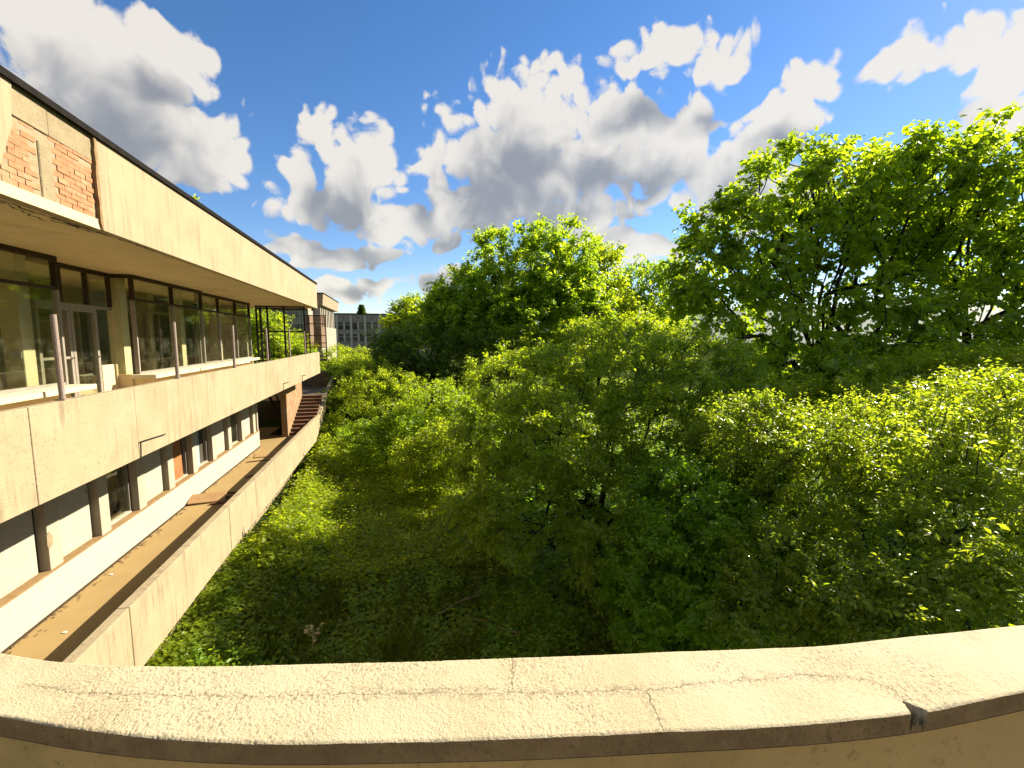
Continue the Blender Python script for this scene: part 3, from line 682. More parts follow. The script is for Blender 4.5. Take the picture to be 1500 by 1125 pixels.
# cracks: polylines in photograph pixels laid on the cap's plane
def seg_dist(P2, a, b):
    ab = b-a; t = np.clip(((P2-a)@ab)/(ab@ab), 0, 1); return np.linalg.norm(P2-(a+t[..., None]*ab), axis=-1)
CR = [([(40,1003),(75,1008),(120,1016),(145,1016),(175,1018),(215,1017),(240,1020),(300,1019),(345,1021),(400,1020),(450,1018),(505,1016),(560,1017),(600,1016),(640,1015),(700,1017),(750,1016),(800,1016),(850,1014),(900,1011),(940,1012),(985,1008),(1040,1000),(1080,997),(1130,994),(1190,990),(1240,992),(1283,999),(1310,1010),(1325,1026)], 0.0013, 0.004),
      ([(750,962),(749,985),(749,1016)], 0.0012, 0.006), ([(945,1012),(952,1030),(961,1045),(966,1060),(971,1071)], 0.0014, 0.006),
      ([(985,1008),(1010,1003),(1060,999)], 0.0007, 0.003), ([(530,1010),(600,1011),(660,1010),(745,1008)], 0.0007, 0.003)]
P2 = G[..., :2]
for pts, wd, dp in CR:
    W_ = [on_z(x, y, ZC)[:2] for x, y in pts]; W2 = [W_[0]]
    for a, b_ in zip(W_[:-1], W_[1:]):
        n = max(2, int(np.linalg.norm(b_-a)/0.010))
        for i in range(1, n+1): W2.append(a+(b_-a)*i/n + (rng.normal(0, 0.0030, 2) if i < n else 0))
    W2 = np.array(W2); dmin = np.full(X_.shape, 9.0)
    for a, b_ in zip(W2[:-1], W2[1:]):
        lo = np.minimum(a, b_)-0.02; hi = np.maximum(a, b_)+0.02
        m_ = (X_ > lo[0]) & (X_ < hi[0]) & (Y_ > lo[1]) & (Y_ < hi[1])
        if m_.any(): dmin[m_] = np.minimum(dmin[m_], seg_dist(P2[m_], a, b_))
    wv = wd*(0.35+1.3*fbm(X_*14, Y_*14, 2))
    k_ = np.clip(1.35-dmin/wv, 0, 1)*np.clip(0.35+1.6*fbm(X_*9+5, Y_*9, 2), 0, 1); h -= 0.4*dp*k_**0.7
    dirt = np.maximum(dirt, 0.75*k_); dirt = np.maximum(dirt, 0.55*np.clip(1-dmin/(wv*26), 0, 1)*(pit > 0.42))
# spalled notch in the near rim
tri = np.array([on_z(x, y, ZC)[:2] for x, y in ((1322,1026), (1362,1042), (1341,1052))])
def in_tri(P, t):
    def sgn(a, b): return (P[..., 0]-b[0])*(a[1]-b[1])-(a[0]-b[0])*(P[..., 1]-b[1])
    d1, d2, d3 = sgn(t[0], t[1]), sgn(t[1], t[2]), sgn(t[2], t[0])
    return ((d1 <= 0) & (d2 <= 0) & (d3 <= 0)) | ((d1 >= 0) & (d2 >= 0) & (d3 >= 0))
tri_ = in_tri(P2+0.004*(fbm(X_*70, Y_*70, 2)[..., None]-0.5), tri); h -= tri_*(0.006+0.050*np.clip(0.30-v_[None, :], 0, 1)/0.30*fbm(X_*120, Y_*120, 3)*1.3); dirt = np.maximum(dirt, tri_*(0.55+0.6*fbm(X_*150, Y_*150, 2)))
G[..., 2] += h
V = G.reshape(-1, 3); idx = np.arange(NU*NVv).reshape(NU, NVv)
F = np.stack([idx[:-1, :-1], idx[1:, :-1], idx[1:, 1:], idx[:-1, 1:]], -1).reshape(-1, 4)
me = fast_mesh('cap', V, F, 4)
M['cap'] = surface('rough_pale_cap_concrete', (0.80, 0.68, 0.42), (0.70, 0.57, 0.33), 3.0, speck=0.6, speck_col=(0.26, 0.19, 0.10), speck_scale=170, bump=0.35, bump_scale=260, patch=0.4, patch_col=(0.60, 0.46, 0.27))
a_ = me.attributes.new('dirt', 'FLOAT', 'POINT'); a_.data.foreach_set('value', np.clip(dirt, 0, 1).astype(np.float32).ravel())
_t = NT(M['cap'].node_tree); _b = M['cap'].node_tree.nodes['Principled BSDF']      # dirt settled in cracks and pits
_at = _t.n('ShaderNodeAttribute', attribute_name='dirt'); _src = _b.inputs['Base Color'].links[0].from_socket
_t.put(_b.inputs['Base Color'], _t.mix(_at.outputs['Fac'], _src, (0.10, 0.075, 0.045, 1)))
cap = link('cap', me, M['cap'], T)
# sides of the cap, hanging from the rims, then the wall below
def skirt(name, rim, drop, inset, m, rows=5, ext=None):
    n = len(rim); Vs = []
    tdir = np.gradient(rim[:, :2], axis=0); nrm = np.stack([-tdir[:, 1], tdir[:, 0]], 1); nrm /= np.linalg.norm(nrm, axis=1)[:, None]
    for k in range(rows+1):
        t = k/rows; P = rim.copy(); P[:, 2] = rim[:, 2]*(1-t)+(ZC-drop)*t
        P[:, :2] += nrm*(inset*t + (rng.normal(0, 0.0009, n) if 0 < k < rows else np.zeros(n)))[:, None]
        Vs.append(P)
    V = np.concatenate(Vs); i = np.arange(n-1)[None, :]+np.arange(rows)[:, None]*n
    F = np.stack([i, i+n, i+n+1, i+1], -1).reshape(-1, 4)
    return link(name, fast_mesh(name, V, F, 4), m, T)
rim_n = G[:, 0, :].copy(); rim_f = G[:, -1, :].copy()
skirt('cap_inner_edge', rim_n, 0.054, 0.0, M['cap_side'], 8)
skirt('cap_outer_edge', rim_f, 0.07, 0.0, M['cap'], 4)
def wallstrip(name, rim, off, z0, z1, m):
    r2 = rim[::12].copy(); t = np.gradient(r2[:, :2], axis=0); nr = np.stack([-t[:, 1], t[:, 0]], 1); nr /= np.linalg.norm(nr, axis=1)[:, None]
    a = r2.copy(); a[:, :2] += nr*off; a[:, 2] = z0; b_ = a.copy(); b_[:, 2] = z1
    V = np.concatenate([a, b_]); n = len(r2); i = np.arange(n-1)
    return link(name, fast_mesh(name, V, np.stack([i, i+n, i+n+1, i+1], -1), 4), m, T)
u1 = G[:, 0, :].copy(); u1[:, 2] = ZC-0.054
wallstrip('inner_wall', u1, 0.016, ZC-0.045, -1.66, M['ochre_wall'])
wallstrip('outer_wall', rim_f, -0.03, ZC-0.06, -8.6, M['plaster'])
# underside strips of the cap
def flat(name, ra, oa, rb, ob, z, m):
    def sh(r, o):
        r2 = r[::12].copy(); t = np.gradient(r2[:, :2], axis=0); nr = np.stack([-t[:, 1], t[:, 0]], 1); nr /= np.linalg.norm(nr, axis=1)[:, None]; r2[:, :2] += nr*o; r2[:, 2] = z; return r2
    a, b_ = sh(ra, oa), sh(rb, ob); n = len(a); i = np.arange(n-1)
    return link(name, fast_mesh(name, np.concatenate([a, b_]), np.stack([i, i+1, i+n+1, i+n], -1), 4), m, T)
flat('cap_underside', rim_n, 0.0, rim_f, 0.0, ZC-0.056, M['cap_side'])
box('terrace_slab', M['terrace'], None, -4.2, 4.6, -4.5, 0.9, -1.95, -1.62)
tag(bpy.data.objects['terrace_slab'], 'terrace floor behind the near parapet', kind='structure')

# ------------------------------------------------------------------ far buildings
FB = thing('office_block', 'grey ribbed concrete block with two window rows behind the trees', 'building', (-10, 121, -6))
yb = 120.0
xr = [(px, ray(px, 470)[0]/ray(px, 470)[1]*yb) for px in (450.5, 472, 493.2, 514.8, 536, 557.3, 578.6, 600)]
xl = -38.0; xrr = 12.0
def fz(py): v = ray(520, py); return v[2]/v[1]*yb
zt, zf1, zw1, zs1, zw2 = fz(460.3), fz(472.4), fz(482.8), fz(489.4), fz(499.8)
step = xr[2][1]-xr[1][1]
ribs = [xr[0][1]+step*k for k in range(-4, 10)]
box('roof_edge', M['flashing'], FB, ribs[0]-1, ribs[-1]+1, yb-0.25, yb+14, zt, zt+0.22)
for a, b_ in zip(ribs[:-1], ribs[1:]):
    pnl = box('fascia_panel', M['far_concrete'], FB, a+0.02, b_-0.02, yb, yb+0.4, zf1, zt)
    box('drain_hole', M['flashing'], pnl, (a+b_)/2-0.15, (a+b_)/2+0.15, yb-0.02, yb+0.02, zt-1.05, zt-0.75)
    box('spandrel', M['far_concrete'], FB, a+0.02, b_-0.02, yb+0.05, yb+0.4, zs1, zw1)
    box('spandrel', M['far_concrete'], FB, a+0.02, b_-0.02, yb+0.05, yb+0.4, -7.5, zw2)
    for (z0, z1) in ((zw1, zf1), (zw2, zs1)):
        wn = box('window', M['far_rib'], FB, (a+b_)/2-0.2, (a+b_)/2+0.2, yb+0.0, yb+0.3, z0, z1)
        for (c, d) in ((a+0.25, (a+b_)/2-0.2), ((a+b_)/2+0.2, b_-0.25)):
            box('pane', M['far_curtain'] if random.random() < 0.2 else M['far_glass'], wn, c, d, yb+0.28, yb+0.32, z0, z1)
            if random.random() < 0.6: box('glazing_bar', M['far_rib'], wn, c, d, yb+0.22, yb+0.27, z0+(z1-z0)*0.64, z0+(z1-z0)*0.7)
for x in ribs: box('rib', M['far_rib'], FB, x-0.27, x+0.27, yb-0.3, yb+0.4, -7.5, zt-0.25)
box('wall', M['far_concrete'], FB, ribs[0], ribs[-1], yb+0.45, yb+14, -7.6, zt-0.02)
# taller wing with an overhanging top storey, in line with the near facade
UB = thing('upper_wing', 'pink box-like upper storey overhanging a row of pale fins behind the roof end', 'building', (-12, 68, -6))
def up(px, py, Y): v = ray(px, py); return v*(Y/v[1])
xa = up(472.4, 430, 60)[0]; zta, zba = up(472.4, 430, 60)[2], up(472.4, 447, 60)[2]
MB().prism([(-22, zba), (xa-0.05, zba), (xa+0.06, zta), (-22, zta)], 'y', 60, 75.4).build('overhanging_storey', M['far_box'], UB)
box('roof_edge', M['flashing'], UB, -22, xa+0.12, 59.9, 75.5, zta, zta+0.1)
box('wall', M['dark_room'], UB, -22, xa-1.3, 60.6, 74.6, -6, zba-0.003)
for k in range(9): box('fin', M['far_rib'], UB, xa-1.32, xa-0.45, 61+1.5*k, 61.35+1.5*k, zba-2.6, zba-0.002)
box('wall', M['far_concrete'], UB, -22, xa-0.4, 60.5, 75, -6, zba-2.6)
# wing seen through the screen
WB = thing('brick_wing', 'low wing with pinkish eaves and white windows seen through the steel screen', 'building', (-16, 78, -6))
zz = lambda px, py, Y: up(px, py, Y)[2]
xw0, xw1 = up(360, 470, 56)[0], up(452, 470, 56)[0]
box('eaves', M['far_box'], WB, xw0, xw1, 55.6, 58, zz(430, 453, 56), zz(430, 446, 56))
box('wall', M['far_concrete'], WB, xw0, xw1, 56, 59, -6, zz(430, 453, 56)-0.002)
for k in range(9):
    c = xw0+0.7+k*(xw1-xw0-1)/9
    for (pa, pb_) in ((456, 466), (473, 484)):
        wn = box('window', M['far_rib'], WB, c-0.32, c+0.32, 55.93, 55.99, zz(430, pb_, 56), zz(430, pa, 56))
        for q in (-0.15, 0.15): box('pane', M['far_glass'], wn, c+q-0.11, c+q+0.11, 55.9, 55.925, zz(430, pb_, 56)+0.08, zz(430, pa, 56)-0.08)

# ------------------------------------------------------------------ plants
def norm(a): return a/np.maximum(np.linalg.norm(a, axis=-1, keepdims=True), 1e-9)
def leaves_mesh(name, pos, d, nrm, size, width, tint, mat):
    d = norm(d); side = norm(np.cross(d, nrm)); up_ = np.cross(side, d); s = size[:, None]
    V = np.stack([pos, pos+d*s*0.42+side*s*width*0.5+up_*s*0.10, pos+d*s-up_*s*0.12, pos+d*s*0.42-side*s*width*0.5+up_*s*0.10], 1).reshape(-1, 3)
    n = len(pos); b = np.arange(n)[:, None]*4
    F = np.concatenate([b+np.array([[0, 1, 2]]), b+np.array([[0, 2, 3]])], 1).reshape(-1, 3)
    me = fast_mesh(name, V, F, 3)
    a = me.attributes.new('tint', 'FLOAT', 'FACE'); a.data.foreach_set('value', np.repeat(np.clip(tint, 0, 1), 2).astype(np.float32))
    me.materials.append(mat)
    return me
def limbs_mesh(name, nodes, parents, radii, mat, sides=5):
    """tapered bent tubes from node to parent"""
    E = [(i, p) for i, p in enumerate(parents) if p >= 0]
    Vs = []; Fs = []; k = 0; ring = np.arange(sides)*2*np.pi/sides
    for i, p in E:
        a = nodes[p]; b = nodes[i]; L = np.linalg.norm(b-a)
        ra = min(radii[p], radii[i]*1.7); rb = radii[i]
        d = (b-a)/max(L, 1e-6); u = np.cross(d, [0.3, 0.9, 0.2]); u /= max(np.linalg.norm(u), 1e-6); w2 = np.cross(d, u)
        mids = [0, 0.33, 0.66, 1.0] if L > 0.8 else [0, 1.0]; bend = u*rng.normal(0, 0.05*L)+w2*rng.normal(0, 0.05*L)
        for t in mids:
            c = a+(b-a)*t+bend*math.sin(math.pi*t); r = ra+(rb-ra)*t
            Vs.append(c+r*(np.cos(ring)[:, None]*u+np.sin(ring)[:, None]*w2))
        for q in range(len(mids)-1):
            for j in range(sides):
                j2 = (j+1) % sides; Fs.append((k+q*sides+j, k+q*sides+j2, k+(q+1)*sides+j2, k+(q+1)*sides+j))
        k += len(mids)*sides
    me = fast_mesh(name, np.concatenate(Vs), np.array(Fs), 4); me.materials.append(mat)
    for pl in me.polygons: pl.use_smooth = True
    return me
def lobe_px(px, py, dep, rx, rz, ry):
    """crown lobe: centre in photo pixels at a chosen depth, half width / half height in pixels, half depth in metres"""
    return (at_depth(px, py, dep), rx*dep/FPX, rz*dep/FPX, ry)
def tree(name, label, cat, lobes, base, mat, leaf=0.15, width=0.75, clumps=200, twigs=7, per=12, twig_len=0.8, spread=0.55, fill=0.5, trunk_r=0.16,
         up=0.25, droop=0.35, group=None, stems=1, lean=0.0, tint0=0.5, sparse=1.0):
    gz = float(ground_z(base[0], base[1])); root = thing(name, label, cat, (base[0], base[1], gz-0.05), group)
    lobes = [(np.array(c), a, b, d) for c, a, b, d in lobes]
    wts = np.array([a*b*d for c, a, b, d in lobes])**0.75; wts /= wts.sum()
    which = rng.choice(len(lobes), clumps, p=wts)
    C = np.array([l[0] for l in lobes])[which]
    # lobe axes: right of view, depth of view, up
    Hf = norm(np.array([FWD[0], FWD[1], 0])); Ax = np.stack([RGT, Hf, np.array([0, 0, 1.0])])
    rad = np.array([[l[1], l[3], l[2]] for l in lobes])[which]
    dirn = norm(rng.normal(size=(clumps, 3))); r = fill+(1-fill)*rng.random(clumps)**0.6
    r *= 1+0.10*rng.normal(size=clumps)
    P = C + (dirn*rad*r[:, None])@Ax
    g_ = ground_z(P[:, 0], P[:, 1])+0.25; P[:, 2] = np.maximum(P[:, 2], g_+rng.random(clumps)*0.5)
    outw = norm((dirn/rad)@Ax)
    # --- skeleton
    cen = np.average(np.array([l[0] for l in lobes]), axis=0, weights=wts); lowz = min(l[0][2]-l[2] for l in lobes)
    fork = np.array([base[0]*0.6+cen[0]*0.4, base[1]*0.6+cen[1]*0.4, gz+max(0.6, (max(lowz, gz+0.5)-gz)*0.75+0.15*(cen[2]-gz))])
    nodes = [np.array([base[0], base[1], gz-0.3]), np.array([base[0]+(fork[0]-base[0])*0.35, base[1]+(fork[1]-base[1])*0.35, gz+(fork[2]-gz)*0.5]), fork]; par = [-1, 0, 1]
    top = np.array([cen[0], cen[1], cen[2]+0.3*(max(l[0][2]+l[2] for l in lobes)-cen[2])])
    for s in range(max(1, stems)):
        a2 = 2*math.pi*s/max(1, stems)+0.5; tgt = top+(np.array([math.cos(a2), math.sin(a2), 0])*np.mean(rad[:, 0])*0.45 if stems > 1 else 0)
        pp = 2
        for t in (0.3, 0.6, 0.9): nodes.append(fork+(tgt-fork)*np.array([t**0.8, t**0.8, t])); par.append(pp); pp = len(nodes)-1
    order = np.argsort(np.linalg.norm(P-fork, axis=1)); N = np.zeros((len(nodes)+clumps, 3)); N[:len(nodes)] = nodes; cnt = len(nodes)
    dist0 = np.zeros(len(N)); dist0[:cnt] = np.linalg.norm(N[:cnt]-fork, axis=1)
    for i in order:
        p = P[i]; dd = np.linalg.norm(N[2:cnt]-p, axis=1); df = np.linalg.norm(p-fork)
        sc_ = dd + 0.55*np.maximum(dist0[2:cnt]-df*0.85, 0)*2 + 0.25*dist0[2:cnt]*0
        sc_ = np.where(N[2:cnt, 2] > p[2]+0.4*dd, sc_*1.6, sc_)
        j = int(np.argmin(sc_))+2; N[cnt] = p; dist0[cnt] = df; par.append(j); cnt += 1
    Pn = N[:cnt]; load = np.ones(cnt)
    for i in range(cnt-1, 0, -1):
        if par[i] >= 0: load[par[i]] += load[i]
    rad_n = np.clip(trunk_r*(load/load[0])**0.46, 0.009, trunk_r)
    link('trunk', limbs_mesh('trunk', Pn, par, rad_n, M['bark']), None, root)
    # --- leaves on twigs
    nt = rng.poisson(twigs, clumps).clip(2); ci = np.repeat(np.arange(clumps), nt); T_ = len(ci)
    tb = P[ci]+rng.normal(0, 0.10, (T_, 3))*twig_len
    td = norm(outw[ci]*spread+rng.normal(0, 0.55, (T_, 3))+np.array([0, 0, up]))
    tl = twig_len*rng.uniform(0.55, 1.25, T_)
    m_ = per; ti = np.repeat(np.arange(T_), m_); f = np.tile((np.arange(m_)+0.5)/m_, T_)+rng.normal(0, 0.03, T_*m_)
    alt = np.tile(np.where(np.arange(m_) % 2 == 0, 1.0, -1.0), T_)
    sidev = norm(np.cross(td, np.array([0, 0, 1.0])+0.25*rng.normal(size=(T_, 3))))
    pos = tb[ti]+td[ti]*(tl[ti]*f)[:, None] - np.array([0, 0, 1.0])*(droop*0.35*tl[ti]*f*f)[:, None]
    d = norm(td[ti]*0.45+sidev[ti]*alt[:, None]*0.8+rng.normal(0, 0.30, (T_*m_, 3))-np.array([0, 0, droop]))
    nrm = norm(np.array([0, 0, 1.0])+rng.normal(0, 0.55, (T_*m_, 3)))
    pos = pos+d*0.02
    size = leaf*rng.uniform(0.4, 1.35, T_*m_)*(0.75+0.5*rng.random(clumps))[ci][ti]
    tint = tint0+rng.normal(0, 0.16, clumps)[ci][ti]+rng.normal(0, 0.13, T_*m_)
    link('crown', leaves_mesh('crown', pos, d, nrm, size, width, tint, mat), None, root)
    return root
def gbase(px, dep, off=(0, 0)):
    v = ray(px, 494)*dep; return (v[0]+off[0], v[1]+off[1])
LP = lobe_px
VEG = []
# two broad maples on the right
tree('maple_tree', 'broad tall maple with dark branching limbs showing through its open crown', 'tree',
     [LP(1080,370,26,80,72,4.2), LP(1175,290,26,90,66,4.5), LP(1275,268,26.5,95,54,4.5), LP(1028,405,26.5,40,62,3), LP(1105,455,25,75,45,3), LP(1330,290,27,70,70,4.5), LP(1300,475,24.5,70,38,3), LP(1200,535,24,85,36,3), LP(1230,410,26,75,50,2.2), LP(1300,390,27.5,65,42,2.2), LP(1140,555,23,80,36,3)],
     gbase(1195, 26.5), LM['maple'], leaf=0.31, width=0.85, clumps=640, twigs=7, per=9, twig_len=1.05, fill=0.70, trunk_r=0.32, stems=6, up=0.10, droop=0.6)
tree('maple_tree', 'tall maple rising highest of all the trees, crown running past its neighbour', 'tree',
     [LP(1405,262,27,72,58,4.5), LP(1475,305,27.5,55,58,4), LP(1520,360,28,50,66,3.5), LP(1430,365,27,90,58,4), LP(1390,465,25.5,75,42,3), LP(1490,450,25.5,65,45,3), LP(1400,530,24.5,70,30,2.5)],
     gbase(1405, 27.5), LM['maple'], leaf=0.31, width=0.85, clumps=440, twigs=7, per=9, twig_len=1.05, fill=0.66, trunk_r=0.30, stems=5, up=0.10, droop=0.6)
# trees across the middle distance
tree('round_tree', 'tall round-crowned bright green tree standing in the middle of the grove', 'tree',
     [LP(765,405,46,85,66,6), LP(820,385,46,56,54,5), LP(700,440,45,60,50,5), LP(850,455,45,45,55,5), LP(740,480,43,85,60,5), LP(660,465,45,40,42,4), LP(790,460,44,80,60,5)],
     gbase(770, 47), LM['round'], leaf=0.30, width=0.8, clumps=1020, twigs=9, per=10, twig_len=1.05, fill=0.65, trunk_r=0.35, stems=3, spread=0.75, tint0=0.6)
tree('narrow_tree', 'narrow yellow-green tree beside the round-crowned tree', 'tree',
     [LP(878,405,50,32,50,4), LP(885,460,50,42,45,4)], gbase(880, 51), LM['yellow'], leaf=0.30, clumps=300, twigs=8, per=10, twig_len=1.1, fill=0.55, trunk_r=0.25)
tree('weeping_tree', 'airy tree with drooping branches and sky showing through, left of the maples', 'tree',
     [LP(945,415,56,38,38,4), LP(975,430,55,35,45,4), LP(940,465,54,45,30,4)], gbase(950, 57), LM['round'], leaf=0.32, clumps=210, twigs=6, per=11, twig_len=1.8, fill=0.5, trunk_r=0.25, droop=0.9, up=-0.1)
tree('low_tree', 'low bright tree just right of the ribbed grey block', 'tree',
     [LP(608,464,62,32,24,5), LP(588,490,60,22,28,4), LP(640,470,60,30,30,4)], gbase(600, 63), LM['yellow'], leaf=0.36, clumps=240, twigs=7, per=10, twig_len=1.3, fill=0.5, trunk_r=0.25)
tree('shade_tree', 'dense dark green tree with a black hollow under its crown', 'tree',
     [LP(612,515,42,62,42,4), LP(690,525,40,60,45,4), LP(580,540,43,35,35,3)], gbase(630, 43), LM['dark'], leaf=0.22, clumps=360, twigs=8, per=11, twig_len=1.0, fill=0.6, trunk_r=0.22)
tree('small_tree', 'small tree filling the gap between the round crown and the big thicket', 'tree',
     [LP(770,520,39,75,32,4), LP(860,508,38,70,32,4), LP(950,500,38,70,35,4)], gbase(850, 40), LM['yellow'], leaf=0.20, clumps=380, twigs=8, per=11, twig_len=1.0, fill=0.5, trunk_r=0.18, tint0=0.45)
# thickets
tree('thicket', 'wide domed olive-green thicket with small leaves filling the middle of the yard', 'shrub',
     [LP(780,560,18.5,90,46,3.2), LP(900,535,18,95,54,3.2), LP(1010,545,18,80,58,3), LP(725,630,16.5,55,48,2.2), LP(820,640,15.5,95,62,2.6), LP(950,640,15.5,90,66,2.6), LP(770,730,14.3,80,55,2.2), LP(890,745,14,85,55,2.2), LP(990,700,15,60,60,2.2), LP(900,810,13.2,70,45,1.8), LP(715,725,14.6,50,42,1.6)],
     gbase(885, 15.4), LM['shrub'], leaf=0.125, width=0.6, clumps=1250, twigs=9, per=10, twig_len=0.5, fill=0.72, trunk_r=0.13, stems=4, up=0.15, droop=0.45, spread=0.9, tint0=0.6)
tree('thicket', 'fresh green leafy bush under the olive thicket, against the near parapet', 'shrub',
     [LP(1010,740,12,70,56,1.9), LP(990,830,11.2,85,70,1.8), LP(1070,720,12.5,60,50,1.8), LP(1020,900,10.8,85,48,1.5), LP(1110,780,11.5,55,60,1.6), LP(940,880,11,45,45,1.2)],
     gbase(1015, 11.8), LM['green'], leaf=0.11, width=0.62, clumps=620, twigs=8, per=11, twig_len=0.42, fill=0.68, trunk_r=0.09, stems=3, up=0.1, spread=0.9)
tree('elder_bush', 'glossy-leaved dull green elder bush right of the fresh green bush', 'shrub',
     [LP(1190,680,11,85,75,1.8), LP(1100,640,12.3,65,55,1.7), LP(1170,830,9.2,80,70,1.5), LP(1130,905,8.8,75,45,1.2), LP(1240,885,8.2,60,60,1.1)],
     gbase(1190, 10), LM['gloss'], leaf=0.105, width=0.5, clumps=560, twigs=8, per=11, twig_len=0.46, fill=0.62, trunk_r=0.07, stems=3, up=0.05, droop=0.5, spread=0.8)
tree('elder_bush', 'tall sprawling elder with sunlit leaf sprays by the right end of the parapet', 'shrub',
     [LP(1310,660,10,80,80,1.8), LP(1440,625,10.3,90,75,2.0), LP(1350,810,8.2,80,70,1.4), LP(1460,790,8.2,70,80,1.4), LP(1330,890,7.4,75,45,1.0), LP(1530,720,9,70,90,1.6), LP(1440,880,7.2,70,45,1.0)],
     gbase(1400, 9.4), LM['gloss'], leaf=0.105, width=0.5, clumps=700, twigs=7, per=11, twig_len=0.5, fill=0.58, trunk_r=0.08, stems=4, up=0.05, droop=0.5, tint0=0.68, spread=0.8)
tree('understory_bush', 'yellow-green understory bush below the limbs of the maples', 'shrub',
     [LP(1100,605,20,80,50,2.8), LP(1220,605,20,85,42,2.8), LP(1350,570,20,85,48,2.8), LP(1470,560,20,75,52,2.8), LP(1280,650,18,120,40,2.4)],
     gbase(1280, 20), LM['yellow'], leaf=0.15, width=0.6, clumps=620, twigs=8, per=11, twig_len=0.75, fill=0.6, trunk_r=0.10, stems=4, tint0=0.5, spread=0.8)
# bushes in the yard's sunlit left side
for (lab, lobs, bp_, mt, cl) in [
  ('feathery bush by the black hollow, tips catching the sun', [LP(560,575,31,55,30,2.5), LP(510,590,31,35,24,2.2), LP(530,545,34,40,20,2.5)], (545, 32), 'yellow', 260),
  ('low spreading bush in the middle of the sunlit weeds', [LP(640,595,27,60,34,2.5), LP(700,615,25,50,36,2.3)], (660, 27), 'shrub', 260),
  ('yellowish bush with upright bright shoots above the weeds', [LP(655,655,22,36,34,1.6), LP(620,670,22,38,26,1.5)], (650, 22.3), 'yellow', 190),
  ('dark-stemmed bush behind the bright weeds', [LP(545,645,25,48,22,1.8), LP(590,630,25,40,22,1.7)], (560, 25.3), 'round', 190),
  ('shrub growing against the stair parapet', [LP(498,610,31,20,30,1.4), LP(505,565,36,26,26,1.8)], (500, 32.5), 'weed', 150),
  ('leafy bush beside the glass windbreak', [LP(493,528,44,20,18,2), LP(520,524,50,30,16,2.5), LP(552,532,48,26,18,2.5)], (512, 48), 'yellow', 230),
]:
    tree('yard_bush', lab, 'shrub', lobs, gbase(*bp_), LM[mt], leaf=0.13, width=0.6, clumps=cl, twigs=8, per=11, twig_len=0.6, fill=0.5, trunk_r=0.06, stems=3, up=0.45)
# trees behind the steel screen and over the roof line
def conifer(name, label, base, hgt, rad, n, mat, leaf=0.3, z0=None, group=None):
    gz = float(ground_z(*base)); root = thing(name, label, 'tree', (base[0], base[1], gz-0.05), group)
    MB().bar((base[0], base[1], gz-0.3), (base[0], base[1], gz+hgt), rad*0.07, 0.02, 8).build('trunk', M['bark'], root)
    t = rng.random(n)**0.75; ang = rng.random(n)*2*np.pi; zz_ = gz+hgt*(0.08+0.92*t); tier = 1-0.35*((t*hgt/ (hgt/11)) % 1.0)
    rr_ = rad*(1-t)*tier*rng.uniform(0.3, 1, n)**0.6+0.05
    pos = np.stack([base[0]+np.cos(ang)*rr_, base[1]+np.sin(ang)*rr_, zz_-rr_*0.22], 1)
    d = np.stack([np.cos(ang), np.sin(ang), -0.25+0*ang], 1)+rng.normal(0, 0.35, (n, 3))
    link('crown', leaves_mesh('crown', pos, d, norm(np.array([0, 0, 1.0])+rng.normal(0, 0.4, (n, 3))), leaf*rng.uniform(0.5, 1.2, n), 0.4, 0.5+rng.normal(0, 0.2, n), mat), None, root)
for lab, lobs, bp_ in (('feathery acacia-like tree behind the left bays of the steel screen', [LP(390,490,41,26,32,2.4), LP(378,520,40,22,26,2)], (388, 42)),
                       ('bright leafy tree behind the middle of the steel screen', [LP(418,505,46,20,16,2.4), LP(415,528,45,26,18,2.4)], (415, 47)),
                       ('short bright bush beside the last bay of the steel screen', [LP(440,522,43,16,12,1.8), LP(432,540,42,20,12,1.8)], (438, 44))):
    tree('screened_tree', lab, 'tree', lobs, gbase(*bp_), LM['weed'], leaf=0.24, width=0.5, clumps=200, twigs=8, per=11, twig_len=1.0, fill=0.35, trunk_r=0.09, tint0=0.65)
b_ = gbase(531, 170); conifer('spruce_tree', 'lone spruce tip rising above the roof of the ribbed grey block', b_, at_depth(531, 447, 170)[2]-float(ground_z(*b_)), 6.5, 6000, LM['needle'], 1.0)

# ------------------------------------------------------------------ low ground plants
def cover_obj(name, label, n, sampler, leafsize, mat, hmax, per=9, width=0.7, tint0=0.5, flat_=0.3):
    P = sampler(n); n = len(P); gz = ground_z(P[:, 0], P[:, 1])
    hh = hmax*(0.25+0.9*fbm(P[:, 0]*0.9+7, P[:, 1]*0.9, 3))*rng.uniform(0.5, 1.1, n)
    i = np.repeat(np.arange(n), per); m = len(i); t = rng.random(m)**0.7
    ang = rng.random(m)*2*np.pi; spread = rng.uniform(0.02, 0.22, m)*(0.6+leafsize*4)
    pos = np.stack([P[i, 0]+np.cos(ang)*spread, P[i, 1]+np.sin(ang)*spread, gz[i]+hh[i]*t+0.02], 1)
    d = np.stack([np.cos(ang), np.sin(ang), rng.uniform(-0.4, 0.35, m)], 1)
    nr = norm(np.array([0, 0, 1.0])+rng.normal(0, flat_, (m, 3)))
    tn = tint0+0.5*(fbm(P[i, 0]*0.5, P[i, 1]*0.5, 2)-0.4)+rng.normal(0, 0.15, m)
    o = link(name, leaves_mesh(name, pos, d, nr, leafsize*rng.uniform(0.5, 1.25, m), width, tn, mat))
    tag(o, label, 'ground plants', kind='stuff')
def poly_sampler(x0, x1, y0, y1, keep):
    def f(n):
        P = np.stack([rng.uniform(x0, x1, n), rng.uniform(y0, y1, n)], 1); return P[keep(P[:, 0], P[:, 1])]
    return f
